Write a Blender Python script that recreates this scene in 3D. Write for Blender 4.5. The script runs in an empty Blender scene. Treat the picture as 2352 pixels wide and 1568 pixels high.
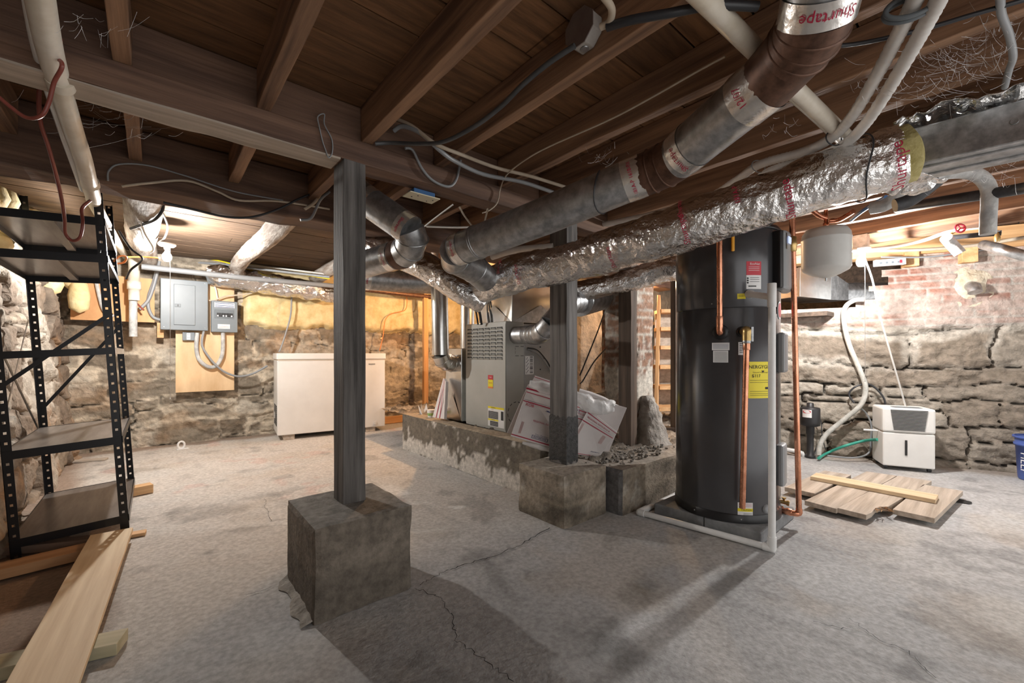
import bpy, math, random
import numpy as np
from mathutils import Matrix, Vector
random.seed(7); rng = np.random.default_rng(11)
SC = bpy.context.scene; COL = SC.collection
# ---------------------------------------------------------------- camera, world, exposure
FPX = 968.0; CXP = 1176.0; HYP = 812.0; EYE = 1.0; YAW = math.radians(40.3)
cd = bpy.data.cameras.new('camera'); cam = bpy.data.objects.new('camera', cd); COL.objects.link(cam)
cam.location = (0, 0, EYE); cam.rotation_euler = (math.pi/2, 0, -YAW)
cd.sensor_width = 36; cd.lens = FPX/2352*36; cd.shift_y = (HYP-784)/2352; cd.clip_start = 0.02
SC.camera = cam
W = bpy.data.worlds.new('world'); SC.world = W; W.use_nodes = True
W.node_tree.nodes['Background'].inputs[0].default_value = (1.0, 0.98, 0.96, 1)
W.node_tree.nodes['Background'].inputs[1].default_value = 1.55
SC.view_settings.view_transform = 'Standard'; SC.view_settings.look = 'None'
SC.view_settings.exposure = 0.12; SC.view_settings.gamma = 1.0
BULB_L = (0.077, 4.45, 1.79); BULB_R = (4.20, 0.745, 1.715)
BULB_F = (3.02, 4.35, 1.80); BULB_S = (4.35, 2.75, 1.75)
P_L = 100; P_R = 118; P_F = 80; P_S = 40
# ---------------------------------------------------------------- sight-line survey helpers (pixel + true depth -> metres)
FW = np.array([math.sin(YAW), math.cos(YAW), 0]); RT = np.array([math.cos(YAW), -math.sin(YAW), 0]); UP = np.array([0, 0, 1.0])
C0 = np.array([0, 0, EYE])
def ray(px, py): return FW + RT*(px-CXP)/FPX + UP*(HYP-py)/FPX
def K(px, py, D): return C0 + ray(px, py)*D
def KZ(px, py, z=0.0): v = ray(px, py); return C0 + v*((z-EYE)/v[2])
def KY(px, py, y): v = ray(px, py); return C0 + v*(y/v[1])
def KX(px, py, x): v = ray(px, py); return C0 + v*(x/v[0])
# ---------------------------------------------------------------- numpy noise
def _h(ix, iy, s):
    n = np.sin(ix*127.1 + iy*311.7 + s*74.7)*43758.5453
    return n-np.floor(n)
def vn(x, y, s=0):
    x = np.asarray(x, float); y = np.asarray(y, float)
    ix = np.floor(x); iy = np.floor(y); fx = x-ix; fy = y-iy
    fx = fx*fx*(3-2*fx); fy = fy*fy*(3-2*fy)
    a = _h(ix, iy, s); b = _h(ix+1, iy, s); c = _h(ix, iy+1, s); d = _h(ix+1, iy+1, s)
    return (a*(1-fx)+b*fx)*(1-fy)+(c*(1-fx)+d*fx)*fy
def fbm(x, y, s=0, o=4):
    t = 0; a = .5; n = 0
    for i in range(o):
        t = t+a*vn(x*2**i, y*2**i, s+i*3.1); n += a; a *= .55
    return t/n
def sstep(a, b, x):
    t = np.clip((x-a)/(b-a), 0, 1); return t*t*(3-2*t)
# ---------------------------------------------------------------- materials
MATS = {}
def pm(name, c1, c2=None, rough=.6, metal=0.0, scale=6, stretch=(1, 1, 1), bump=.0, bscale=None, bdist=.01, attr=False,
       c3=None, detail=7, spec=.5, emit=None, voro=False, alpha=None, rrange=None, coat=0, lo=.35, hi=.65):
    if name in MATS: return MATS[name]
    m = bpy.data.materials.new(name); m.use_nodes = True; MATS[name] = m
    nt = m.node_tree; N = nt.nodes; L = nt.links; b = N['Principled BSDF']
    b.inputs['Roughness'].default_value = rough; b.inputs['Metallic'].default_value = metal
    b.inputs['Specular IOR Level'].default_value = spec
    if coat: b.inputs['Coat Weight'].default_value = coat; b.inputs['Coat Roughness'].default_value = .12
    tc = N.new('ShaderNodeTexCoord'); mp = N.new('ShaderNodeMapping'); mp.inputs['Scale'].default_value = stretch
    L.new(tc.outputs['Object'], mp.inputs['Vector'])
    oi = N.new('ShaderNodeObjectInfo'); ml = N.new('ShaderNodeMath'); ml.operation = 'MULTIPLY'; ml.inputs[1].default_value = 37.0
    L.new(oi.outputs['Random'], ml.inputs[0])
    if not attr:
        L.new(ml.outputs[0], mp.inputs['Location'])
    col = None
    if c2 is not None or attr:
        if voro:
            no = N.new('ShaderNodeTexVoronoi'); no.inputs['Scale'].default_value = scale; src = no.outputs['Color']
            sp = N.new('ShaderNodeSeparateColor'); L.new(src, sp.inputs[0]); src = sp.outputs[0]
            lo, hi = 0, 1
        else:
            no = N.new('ShaderNodeTexNoise'); no.inputs['Scale'].default_value = scale; no.inputs['Detail'].default_value = detail
            no.inputs['Roughness'].default_value = .62; src = no.outputs['Fac']
        L.new(mp.outputs[0], no.inputs['Vector'])
        rp = N.new('ShaderNodeValToRGB'); L.new(src, rp.inputs[0])
        e = rp.color_ramp.elements; e[0].position = lo; e[1].position = hi
        e[0].color = (*c1, 1); e[1].color = (*(c2 or c1), 1)
        if c3: x = e.new((lo+hi)/2); x.color = (*c3, 1)
        col = rp.outputs[0]
        if attr:
            at = N.new('ShaderNodeAttribute'); at.attribute_name = 'Col'
            mx = N.new('ShaderNodeMix'); mx.data_type = 'RGBA'; mx.blend_type = 'MULTIPLY'; mx.inputs[0].default_value = 1
            L.new(at.outputs['Color'], mx.inputs[6]); L.new(col, mx.inputs[7]); col = mx.outputs[2]
        L.new(col, b.inputs['Base Color'])
        if rrange:
            mr = N.new('ShaderNodeMapRange'); mr.inputs[3].default_value = rrange[0]; mr.inputs[4].default_value = rrange[1]
            L.new(src, mr.inputs[0]); L.new(mr.outputs[0], b.inputs['Roughness'])
    else:
        b.inputs['Base Color'].default_value = (*c1, 1)
    if bump:
        n2 = N.new('ShaderNodeTexNoise'); n2.inputs['Scale'].default_value = bscale or scale*4; n2.inputs['Detail'].default_value = 6
        L.new(mp.outputs[0], n2.inputs['Vector'])
        bp = N.new('ShaderNodeBump'); bp.inputs['Strength'].default_value = bump; bp.inputs['Distance'].default_value = bdist
        L.new(n2.outputs['Fac'], bp.inputs['Height']); L.new(bp.outputs[0], b.inputs['Normal'])
    if emit:
        b.inputs['Emission Color'].default_value = (*emit[0], 1); b.inputs['Emission Strength'].default_value = emit[1]
    if alpha is not None:
        b.inputs['Alpha'].default_value = alpha
    return m
GR = (.18, 3.2, 3.2)
M = dict(
 joist=pm('joist_wood', (.115, .06, .036), (.40, .225, .128), .72, scale=6, stretch=GR, bump=.5, bscale=30, bdist=.004),
 subfloor=pm('subfloor_boards', (.55, .5, .45), (1.2, 1.1, 1.0), .8, scale=5, stretch=(.7, 6, 1), bump=.5, bscale=24, bdist=.004, attr=True),
 beam=pm('beam_wood', (.08, .042, .028), (.21, .118, .075), .75, scale=5, stretch=GR, bump=.5, bscale=24, bdist=.006),
 grey=pm('weathered_post_wood', (.045, .04, .036), (.19, .175, .165), .75, scale=6, stretch=(.2, 4, 4), bump=.6, bscale=22, bdist=.004),
 darkpost=pm('dark_post_wood', (.05, .035, .026), (.13, .09, .065), .8, scale=6, stretch=(.2, 4, 4), bump=.6, bscale=22, bdist=.004),
 tar=pm('black_tar_paint', (.014, .014, .014), (.05, .05, .05), .5, scale=40, bump=.6, bscale=90, bdist=.004),
 pine=pm('new_pine', (.50, .27, .11), (.74, .47, .24), .65, scale=4, stretch=(.25, 4, 4), bump=.15, bscale=20, bdist=.002),
 palepine=pm('pale_pine', (.62, .45, .27), (.80, .64, .43), .65, scale=4, stretch=(.25, 5, 5), bump=.15, bscale=20, bdist=.002),
 old=pm('weathered_board', (.34, .28, .22), (.56, .48, .40), .8, scale=5, stretch=(.25, 5, 5), bump=.35, bscale=20, bdist=.003),
 ply=pm('plywood', (.58, .36, .18), (.80, .57, .34), .6, scale=4, stretch=(1, .6, .35), bump=.05),
 log=pm('whitewashed_log', (.18, .13, .095), (.48, .44, .40), .85, scale=6, stretch=(.6, 3, 3), bump=.8, bscale=16, bdist=.012),
 galv=pm('galvanised_steel', (.34, .35, .36), (.62, .63, .64), .38, .9, scale=24, rrange=(.28, .46), bump=.15, bscale=9, bdist=.003),
 shiny=pm('bright_sheet_metal', (.62, .62, .61), (.74, .74, .73), .24, 1, scale=12, bump=.12, bscale=6, bdist=.006),
 foil=pm('crinkled_foil', (.80, .79, .78), (.92, .91, .90), .13, 1, scale=8, bump=1.0, bscale=22, bdist=.022, stretch=(1, 1, 1)),
 tape=pm('foil_tape', (.80, .76, .72), (.9, .88, .85), .25, .85, scale=20, bump=.6, bscale=40, bdist=.004),
 rust=pm('rusty_steel', (.075, .036, .022), (.165, .085, .055), .5, .45, scale=30, rrange=(.35, .6)),
 redink=pm('red_ink', (.42, .01, .05), rough=.5), blackink=pm('black_ink', (.015, .015, .015), rough=.6),
 blueink=pm('navy_ink', (.03, .05, .16), rough=.5), whiteink=pm('white_ink', (.8, .8, .8), rough=.5),
 copper=pm('copper_tube', (.62, .26, .15), (.86, .42, .27), .24, 1, scale=14, rrange=(.18, .36)),
 brass=pm('brass_fitting', (.45, .31, .12), (.66, .47, .2), .35, .9, scale=20),
 pvc=pm('white_pvc', (.72, .72, .71), (.84, .84, .83), .32, scale=8), cream=pm('cream_pvc', (.62, .55, .44), (.80, .75, .66), .38, scale=7, bump=.2, bscale=50, bdist=.002),
 hose=pm('ribbed_conduit_vinyl', (.60, .57, .54), (.74, .72, .69), .5, scale=10), greyhose=pm('grey_fabric_hose', (.36, .36, .33), (.52, .51, .47), .75, scale=14, bump=.5),
 blackpl=pm('black_plastic', (.018, .018, .02), rough=.45), blackpipe=pm('black_pipe_insulation', (.02, .02, .022), (.05, .05, .055), .5, scale=20),
 pipewrap=pm('grey_pipe_wrap', (.35, .35, .35), (.62, .62, .60), .6, scale=14, bump=.4),
 shelfblk=pm('black_enamel_steel', (.012, .012, .014), rough=.3, metal=.3), shelfpan=pm('shelf_sheet', (.17, .145, .13), (.27, .24, .22), .34, .55, scale=5, stretch=(5, .6, 1)),
 heater=pm('charcoal_painted_steel', (.062, .062, .067), (.078, .078, .084), .26, .35, scale=3, coat=.3), heaterdk=pm('dark_plastic_cover', (.012, .012, .014), rough=.35),
 heatergrey=pm('grey_plastic_cover', (.28, .29, .30), rough=.4),
 enamel=pm('white_enamel', (.76, .74, .71), (.82, .80, .77), .35, scale=4), furn=pm('putty_grey_enamel', (.40, .40, .37), (.45, .45, .42), .38, scale=4),
 furnside=pm('grey_steel_casing', (.28, .28, .275), (.36, .36, .355), .42, .3, scale=4),
 panel=pm('panel_grey_enamel', (.17, .195, .215), (.19, .215, .235), .42, scale=4), panellite=pm('recess_grey', (.13, .15, .165), rough=.45),
 dehum=pm('off_white_plastic', (.74, .73, .70), (.80, .79, .76), .42, scale=5), slot=pm('dark_slot', (.02, .02, .02), rough=.7),
 white=pm('white_sheet', (.82, .82, .82), rough=.5), yellow=pm('yellow_label', (.86, .72, .02), rough=.45), red=pm('red_label', (.55, .03, .05), rough=.45),
 orange=pm('orange_plastic', (.85, .27, .06), rough=.45), carton=pm('white_cardboard', (.66, .62, .61), (.76, .72, .71), .6, scale=5),
 cartonin=pm('grey_cardboard', (.42, .41, .40), rough=.7), poly=pm('clear_plastic_wrap', (.88, .88, .88), (.95, .95, .95), .18, scale=9, bump=1, bscale=18, bdist=.02, alpha=.62),
 redcable=pm('red_brown_cable', (.20, .045, .03), (.30, .08, .06), .38, scale=6), whitecable=pm('white_cable', (.70, .69, .66), rough=.45), beige=pm('beige_cable', (.42, .34, .25), (.56, .48, .38), .5, scale=9),
 greycable=pm('grey_cable', (.27, .28, .29), rough=.4), blackcable=pm('black_cable', (.025, .026, .03), rough=.4), armor=pm('armoured_conduit', (.07, .075, .08), (.12, .125, .13), .5, .4, scale=9),
 greenhose=pm('green_hose', (.05, .36, .27), rough=.4), bluetube=pm('blue_tube', (.06, .15, .33), rough=.4), bucket=pm('blue_bucket', (.07, .12, .38), rough=.35),
 foam=pm('yellow_spray_foam', (.62, .47, .22), (.86, .72, .42), .75, scale=7, bump=.7, bscale=12, bdist=.02), web=pm('cobweb_silk', (.75, .75, .75), rough=.5),
 wool=pm('mineral_wool', (.30, .25, .08), (.50, .43, .20), .9, scale=20, bump=1, bscale=40), tank=pm('grey_tank_enamel', (.52, .52, .50), (.60, .60, .58), .35, scale=4),
 conc=pm('footing_concrete', (.62, .60, .57), (1.15, 1.12, 1.08), .88, scale=30, attr=True, bump=.8, bscale=90, bdist=.006),
 pad=pm('pad_concrete', (.17, .175, .18), (.27, .275, .28), .85, scale=12, bump=.5, bscale=60, bdist=.004),
 floor=pm('floor_concrete', (.74, .73, .72), (1.10, 1.10, 1.10), .85, scale=48, attr=True, bump=.7, bscale=75, bdist=.005, detail=9),
 wall=pm('stone_masonry', (.68, .66, .63), (1.14, 1.12, 1.10), .9, scale=17, attr=True, bump=1, bscale=34, bdist=.014, detail=9),
 pane=pm('daylit_glass', (.6, .7, .8), rough=.1, emit=((.75, .88, 1), 2.5)), screen=pm('lit_screen', (.3, .35, .5), rough=.2, emit=((.6, .7, 1), .9)),
 bulbL=pm('bulb_glow_left', (1, 1, 1), emit=((1, .97, .93), P_L/(math.pi*4*math.pi*.032**2))),
 bulbR=pm('bulb_glow_right', (1, 1, 1), emit=((1, .98, .96), P_R/(math.pi*4*math.pi*.032**2))),
 bulbF=pm('bulb_glow_furnace', (1, 1, 1), emit=((1, .56, .25), P_F/(math.pi*4*math.pi*.032**2))),
 bulbS=pm('bulb_glow_stairs', (1, 1, 1), emit=((1, .62, .30), P_S/(math.pi*4*math.pi*.032**2))),
)
# ---------------------------------------------------------------- mesh builder
def unit(v): v = np.array(v, float); n = np.linalg.norm(v); return v/n if n > 1e-9 else v
class MB:
    def __init__(s): s.v = []; s.f = []; s.sm = []; s.c = None
    def add(s, vs, fs, smooth=False):
        o = len(s.v); s.v.extend([tuple(map(float, p)) for p in vs]); s.f.extend([tuple(i+o for i in f) for f in fs]); s.sm.extend([smooth]*len(fs)); return s
    def box(s, a, b, M3=None, o=(0, 0, 0), bev=0):
        x0, y0, z0 = a; x1, y1, z1 = b
        vs = [(x, y, z) for z in (z0, z1) for x, y in ((x0, y0), (x1, y0), (x1, y1), (x0, y1))]
        if M3 is not None: vs = [np.array(o)+M3@np.array(p) for p in vs]
        s.add(vs, [(0, 3, 2, 1), (4, 5, 6, 7), (0, 1, 5, 4), (1, 2, 6, 5), (2, 3, 7, 6), (3, 0, 4, 7)]); return s
    def hexa(s, q0, q1):   # two quads
        s.add(list(q0)+list(q1), [(0, 3, 2, 1), (4, 5, 6, 7), (0, 1, 5, 4), (1, 2, 6, 5), (2, 3, 7, 6), (3, 0, 4, 7)]); return s
    def prism(s, poly, off):
        n = len(poly); off = np.array(off); p = [np.array(q) for q in poly]
        s.add(p+[q+off for q in p], [tuple(range(n-1, -1, -1)), tuple(range(n, 2*n))]+[(i, (i+1) % n, n+(i+1) % n, n+i) for i in range(n)]); return s
    def tube(s, pts, r, n=12, cap=True, disp=None):
        P = [np.array(p, float) for p in pts]; m = len(P)
        R = r if hasattr(r, '__len__') else [r]*m
        T = [unit(P[min(i+1, m-1)]-P[max(i-1, 0)]) for i in range(m)]
        up = np.array([0, 0, 1.]) if abs(T[0][2]) < .9 else np.array([1., 0, 0])
        a = unit(np.cross(T[0], up)); vs = []; L = 0
        for i in range(m):
            a = unit(a-T[i]*np.dot(a, T[i])); b = np.cross(T[i], a)
            if i: L += np.linalg.norm(P[i]-P[i-1])
            for k in range(n):
                t = 2*math.pi*k/n; rr = R[i]
                if disp: rr += disp(L, t)
                vs.append(P[i]+a*math.cos(t)*rr+b*math.sin(t)*rr)
        fs = [(i*n+k, i*n+(k+1) % n, (i+1)*n+(k+1) % n, (i+1)*n+k) for i in range(m-1) for k in range(n)]
        s.add(vs, fs, True)
        if cap:
            s.add(vs[:n], [tuple(range(n-1, -1, -1))]); s.add(vs[-n:], [tuple(range(n))])
        return s
    def lathe(s, c, prof, n=32, axis=(0, 0, 1), cap=True):
        ax = unit(axis); up = np.array([1., 0, 0]) if abs(ax[0]) < .9 else np.array([0, 1., 0])
        a = unit(np.cross(ax, up)); b = np.cross(ax, a); c = np.array(c, float); vs = []
        for r, h in prof:
            for k in range(n):
                t = 2*math.pi*k/n; vs.append(c+ax*h+(a*math.cos(t)+b*math.sin(t))*r)
        m = len(prof)
        s.add(vs, [(i*n+k, i*n+(k+1) % n, (i+1)*n+(k+1) % n, (i+1)*n+k) for i in range(m-1) for k in range(n)], True)
        if cap: s.add(vs[:n], [tuple(range(n-1, -1, -1))]); s.add(vs[-n:], [tuple(range(n))])
        return s
    def build(s, name, mat, parent=None, bevel=0, rot=None, colors=None, weld=False):
        V = np.array(s.v); lo = V.min(0); hi = V.max(0); o = np.array([(lo[0]+hi[0])/2, (lo[1]+hi[1])/2, lo[2]])
        Mw = Matrix.Translation(Vector(o))
        if rot is not None:
            R3 = np.array(rot); V = (V-o)@R3; Mw = Mw@Matrix([list(r)+[0] for r in R3]+[[0, 0, 0, 1]])
        else: V = V-o
        me = bpy.data.meshes.new(name); me.from_pydata(V.tolist(), [], s.f); me.polygons.foreach_set('use_smooth', s.sm)
        if colors is not None:
            ca = me.color_attributes.new('Col', 'FLOAT_COLOR', 'POINT')
            ca.data.foreach_set('color', np.hstack([colors, np.ones((len(colors), 1))]).astype(np.float32).ravel())
        me.materials.append(M[mat] if isinstance(mat, str) else mat)
        ob = bpy.data.objects.new(name, me); COL.objects.link(ob); ob.matrix_basis = Mw
        if parent is not None:
            ob.parent = parent; ob.matrix_parent_inverse = PINV(parent)
        if bevel:
            bv = ob.modifiers.new('bevel', 'BEVEL'); bv.width = bevel; bv.segments = 2; bv.limit_method = 'ANGLE'
        return ob
WM = {}
def PINV(p):
    m = p.matrix_basis.copy(); q = p
    if p.parent: m = PINV(p.parent).inverted()@m if False else p.matrix_basis.copy()
    return m.inverted()
# note: parts are placed by world matrix: part.matrix_basis is a world matrix and the inverse cancels the parent's
def tag(o, label, cat, group=None, kind=None):
    o['label'] = label; o['category'] = cat
    if group: o['group'] = group
    if kind: o['kind'] = kind
    return o
def thing(name, label, cat, loc, group=None):
    o = bpy.data.objects.new(name, None); COL.objects.link(o); o.matrix_basis = Matrix.Translation(Vector([float(c) for c in loc])); o.empty_display_size = .1
    return tag(o, label, cat, group)
def struct(o): o['kind'] = 'structure'; return o
def axes(p0, p1, up=(0, 0, 1)):
    x = unit(np.array(p1)-np.array(p0)); z = np.array(up, float); z = unit(z-x*np.dot(z, x)); y = np.cross(z, x)
    return np.array([x, y, z]).T
def bar(p0, p1, w, h, name, mat, parent=None, up=(0, 0, 1), bevel=.003, wob=0, seg=1):
    """solid timber from p0 to p1 (centre line), width w, height h, local x = grain"""
    A = axes(p0, p1, up); L = np.linalg.norm(np.array(p1)-np.array(p0)); m = MB(); p0 = np.array(p0, float)
    if seg <= 1: m.box((0, -w/2, -h/2), (L, w/2, h/2), A, p0)
    else:
        vs = []; sd = random.random()*90
        for i in range(seg+1):
            x = L*i/seg
            for k, (yy, zz) in enumerate(((-w/2, -h/2), (w/2, -h/2), (w/2, h/2), (-w/2, h/2))):
                j = wob*(float(vn(x*7, k*5+sd))-.5)*2; j2 = wob*(float(vn(x*9, k*5+sd+50))-.5)*2
                vs.append(p0+A@np.array([x, yy+j, zz+(j2 if k < 2 else 0)]))
        fs = [(i*4+k, i*4+(k+1) % 4, i*4+4+(k+1) % 4, i*4+4+k) for i in range(seg) for k in range(4)]+[(3, 2, 1, 0), tuple(seg*4+k for k in range(4))]
        m.add(vs, fs)
    return m.build(name, mat, parent, bevel, rot=A)
def spline(pts, n=8):
    P = [np.array(p, float) for p in pts]; out = []
    for i in range(len(P)-1):
        a, b, c, d = P[max(i-1, 0)], P[i], P[i+1], P[min(i+2, len(P)-1)]
        for k in range(n):
            t = k/n; out.append(.5*((2*b)+(-a+c)*t+(2*a-5*b+4*c-d)*t*t+(-a+3*b-3*c+d)*t**3))
    out.append(P[-1]); return out
def SP(l, D=None, n=8): return spline([K(*p) if len(p) == 3 else K(p[0], p[1], D) for p in l], n)
def cable(name, label, cat, pts, r, mat, group=None, n=8, k=8):
    return tag(MB().tube(spline(pts, k), r, n).build(name, mat), label, cat, group)
FONTC = {}
def text_geo(s, size):
    key = (s, size)
    if key in FONTC: return FONTC[key]
    cu = bpy.data.curves.new('t', 'FONT'); cu.body = s; cu.size = size; cu.resolution_u = 2; cu.align_x = 'CENTER'; cu.align_y = 'CENTER'
    o = bpy.data.objects.new('t', cu); me = bpy.data.meshes.new_from_object(o)
    vs = [tuple(v.co) for v in me.vertices]; fs = [tuple(p.vertices) for p in me.polygons]
    bpy.data.objects.remove(o); bpy.data.meshes.remove(me); bpy.data.curves.remove(cu)
    FONTC[key] = (vs, fs); return vs, fs
def lettering(s, size, fn, mat, parent, bold=0, name='lettering', stretch=1.0):
    vs, fs = text_geo(s, size)
    if not vs: return
    m = MB(); m.add([fn(v[0]*stretch, v[1]) for v in vs], fs); return m.build(name, mat, parent)
def planefn(c, u, v, off):
    c = np.array(c, float); u = unit(u); v = unit(v); n = unit(np.cross(u, v))
    return lambda a, b, e=0: c+u*a+v*b+n*(off+e)
# ================================================================ SETTING
XL, YB, ZC = -.60, 5.98, 2.085
def courses(seed, H, hmin, hmax, Lm, wmin, wmax):
    r = np.random.default_rng(seed); vb = [0.]
    while vb[-1] < H: vb.append(vb[-1]+r.uniform(hmin, hmax))
    sp = []
    for i in range(len(vb)):
        u = [-1.-r.random()]
        while u[-1] < Lm+1: u.append(u[-1]+r.uniform(wmin, wmax))
        sp.append(np.array(u))
    return np.array(vb), sp
def masonry(u, v, seed, H, Lm, hmin, hmax, wmin, wmax, warp=.05, tilt=0):
    uu = u+warp*(fbm(u*3, v*3, seed)-.5)*2+.012*(vn(u*25, v*25, seed+9)-.5)
    vv = v+warp*1.1*(fbm(u*1.6, v*2.0, seed+4)-.5)*2+.014*(vn(u*22, v*22, seed+7)-.5)+tilt*u
    vb, sp = courses(seed, H+.5, hmin, hmax, Lm, wmin, wmax)
    ci = np.clip(np.searchsorted(vb, vv)-1, 0, len(vb)-2); dv = np.minimum(np.abs(vv-vb[ci]), np.abs(vb[ci+1]-vv))
    du = np.zeros_like(u); sid = np.zeros_like(u)
    for i in range(len(vb)-1):
        k = ci == i
        if not k.any(): continue
        s = sp[i]; x = uu[k]; j = np.clip(np.searchsorted(s, x)-1, 0, len(s)-2)
        du[k] = np.minimum(x-s[j], s[j+1]-x); sid[k] = i*57.3+j*3.7
    rnd = _h(sid, sid*1.7, 3)
    # a third of the stones are split into two thin ones
    ht = vb[ci+1]-vb[ci]; spl = (rnd > .62) & (ht > .16)
    mid = np.abs(vv-(vb[ci]+ht*(.35+.3*rnd))); up = vv > (vb[ci]+ht*(.35+.3*rnd))
    dv = np.where(spl, np.minimum(dv, mid), dv); sid = np.where(spl & up, sid+1.3, sid); rnd = _h(sid, sid*1.7, 3); rn2 = _h(sid, sid*2.3, 8)
    return np.minimum(dv, du), rnd, rn2
def lerp(a, b, t): return np.array(a)*(1-t[..., None])+np.array(b)*t[..., None]
def wallmesh(name, org, du_, Lm, H, colfn, step=.016, z0=-.03):
    """grid wall from org along du_ ; outward normal (into the room) on the left of du_"""
    nu = int(Lm/step)+1; nv = int((H-z0)/step)+1
    U, V = np.meshgrid(np.linspace(0, Lm, nu), np.linspace(z0, H, nv)); d = unit(du_); nn = np.array([-d[1], d[0], 0])
    disp, c, keep = colfn(U, V)
    P = np.array(org)+U[..., None]*d+V[..., None]*np.array([0, 0, 1.])+disp[..., None]*nn
    idx = np.arange(nu*nv).reshape(nv, nu)
    q = np.stack([idx[:-1, :-1], idx[:-1, 1:], idx[1:, 1:], idx[1:, :-1]], -1).reshape(-1, 4)
    if keep is not None:
        kk = (keep[:-1, :-1] & keep[1:, 1:] & keep[:-1, 1:] & keep[1:, :-1]).reshape(-1); q = q[kk]
    m = MB(); m.v = P.reshape(-1, 3).tolist(); m.f = [tuple(r) for r in q.tolist()]; m.sm = [True]*len(m.f)
    return struct(m.build(name, 'wall', colors=np.clip(c.reshape(-1, 3), 0, 1)))
# back wall: grey-brown field stone with pale mortar smears
def back_fn(U, V):
    e, r1, r2 = masonry(U, V, 21, 2.2, 8, .12, .30, .22, .80, .13)
    sm = fbm(U*4, V*4, 31, 5); wide = .012+.05*sstep(.50, .70, sm)
    mort = 1-sstep(wide*.5, wide*1.5+.004, e); gap = (1-sstep(.004, .012, e))*sstep(.50, .38, sm)
    st = lerp((.20, .165, .125), (.33, .285, .225), r1)*(.75+.5*fbm(U*8, V*14, 5))[..., None]
    c = st*(1-mort[..., None])+np.array((.62, .54, .43))*mort[..., None]*(.8+.35*fbm(U*9, V*9, 6))[..., None]
    white = sstep(.54, .66, fbm(U*2.2+3, V*3, 44, 5)); c = c*(1-.7*white[..., None])+np.array((.60, .55, .47))*.7*white[..., None]
    rust = sstep(.6, .75, fbm(U*2, V*3.5, 51))*.4; c = c*(1-rust[..., None])+np.array((.34, .20, .10))*rust[..., None]
    c *= (1-.8*gap)[..., None]
    disp = .020*sstep(0, .016, e)*(.3+1.3*r2)+.06*(fbm(U*4, V*6, 8)-.5)-.03*gap+.045*(np.abs(fbm(U*8, V*13, 9, 5)-.5)*-2+.2)+.012*mort
    return disp, c, None
wallmesh('wall_back', (7.2, YB+.04, 0), (-1, 0, 0), 7.95, ZC, back_fn)
# left wall: parged rubble
def left_fn(U, V):
    e, r1, r2 = masonry(U, V, 5, 2.2, 8, .16, .36, .25, .7, .20)
    sm = fbm(U*2.5, V*2.5, 13, 5); mort = sstep(.40, .58, sm)
    st = lerp((.22, .17, .12), (.42, .35, .28), r1); c = lerp((.17, .13, .10), (.31, .26, .205), r1)*(1-mort[..., None])+np.array((.40, .365, .315))*mort[..., None]*(.75+.5*fbm(U*11, V*8, 6))[..., None]
    gap = (1-sstep(.004, .016, e))*(1-mort); c *= (1-.75*gap)[..., None]
    ru = sstep(.58, .75, fbm(U*3, V*2, 71))*.6; c = c*(1-ru[..., None])+np.array((.36, .22, .12))*ru[..., None]
    disp = .03*sstep(0, .025, e)*(.3+1.2*r2)+.10*(fbm(U*3.5, V*3.5, 15)-.5)+.035*(fbm(U*12, V*12, 9)-.5)-.03*gap-.02-.07*V
    win = (U > 7.98-4.28-1.20) & (U < 7.98-4.28-.72) & (V > 1.42) & (V < 1.82)
    return disp, c, ~((U > 2.62) & (U < 3.10) & (V > 1.50) & (V < 1.86))
wallmesh('wall_left', (XL, 6.05, 0), (0, -1, 0), 8.0, ZC, left_fn)
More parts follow.
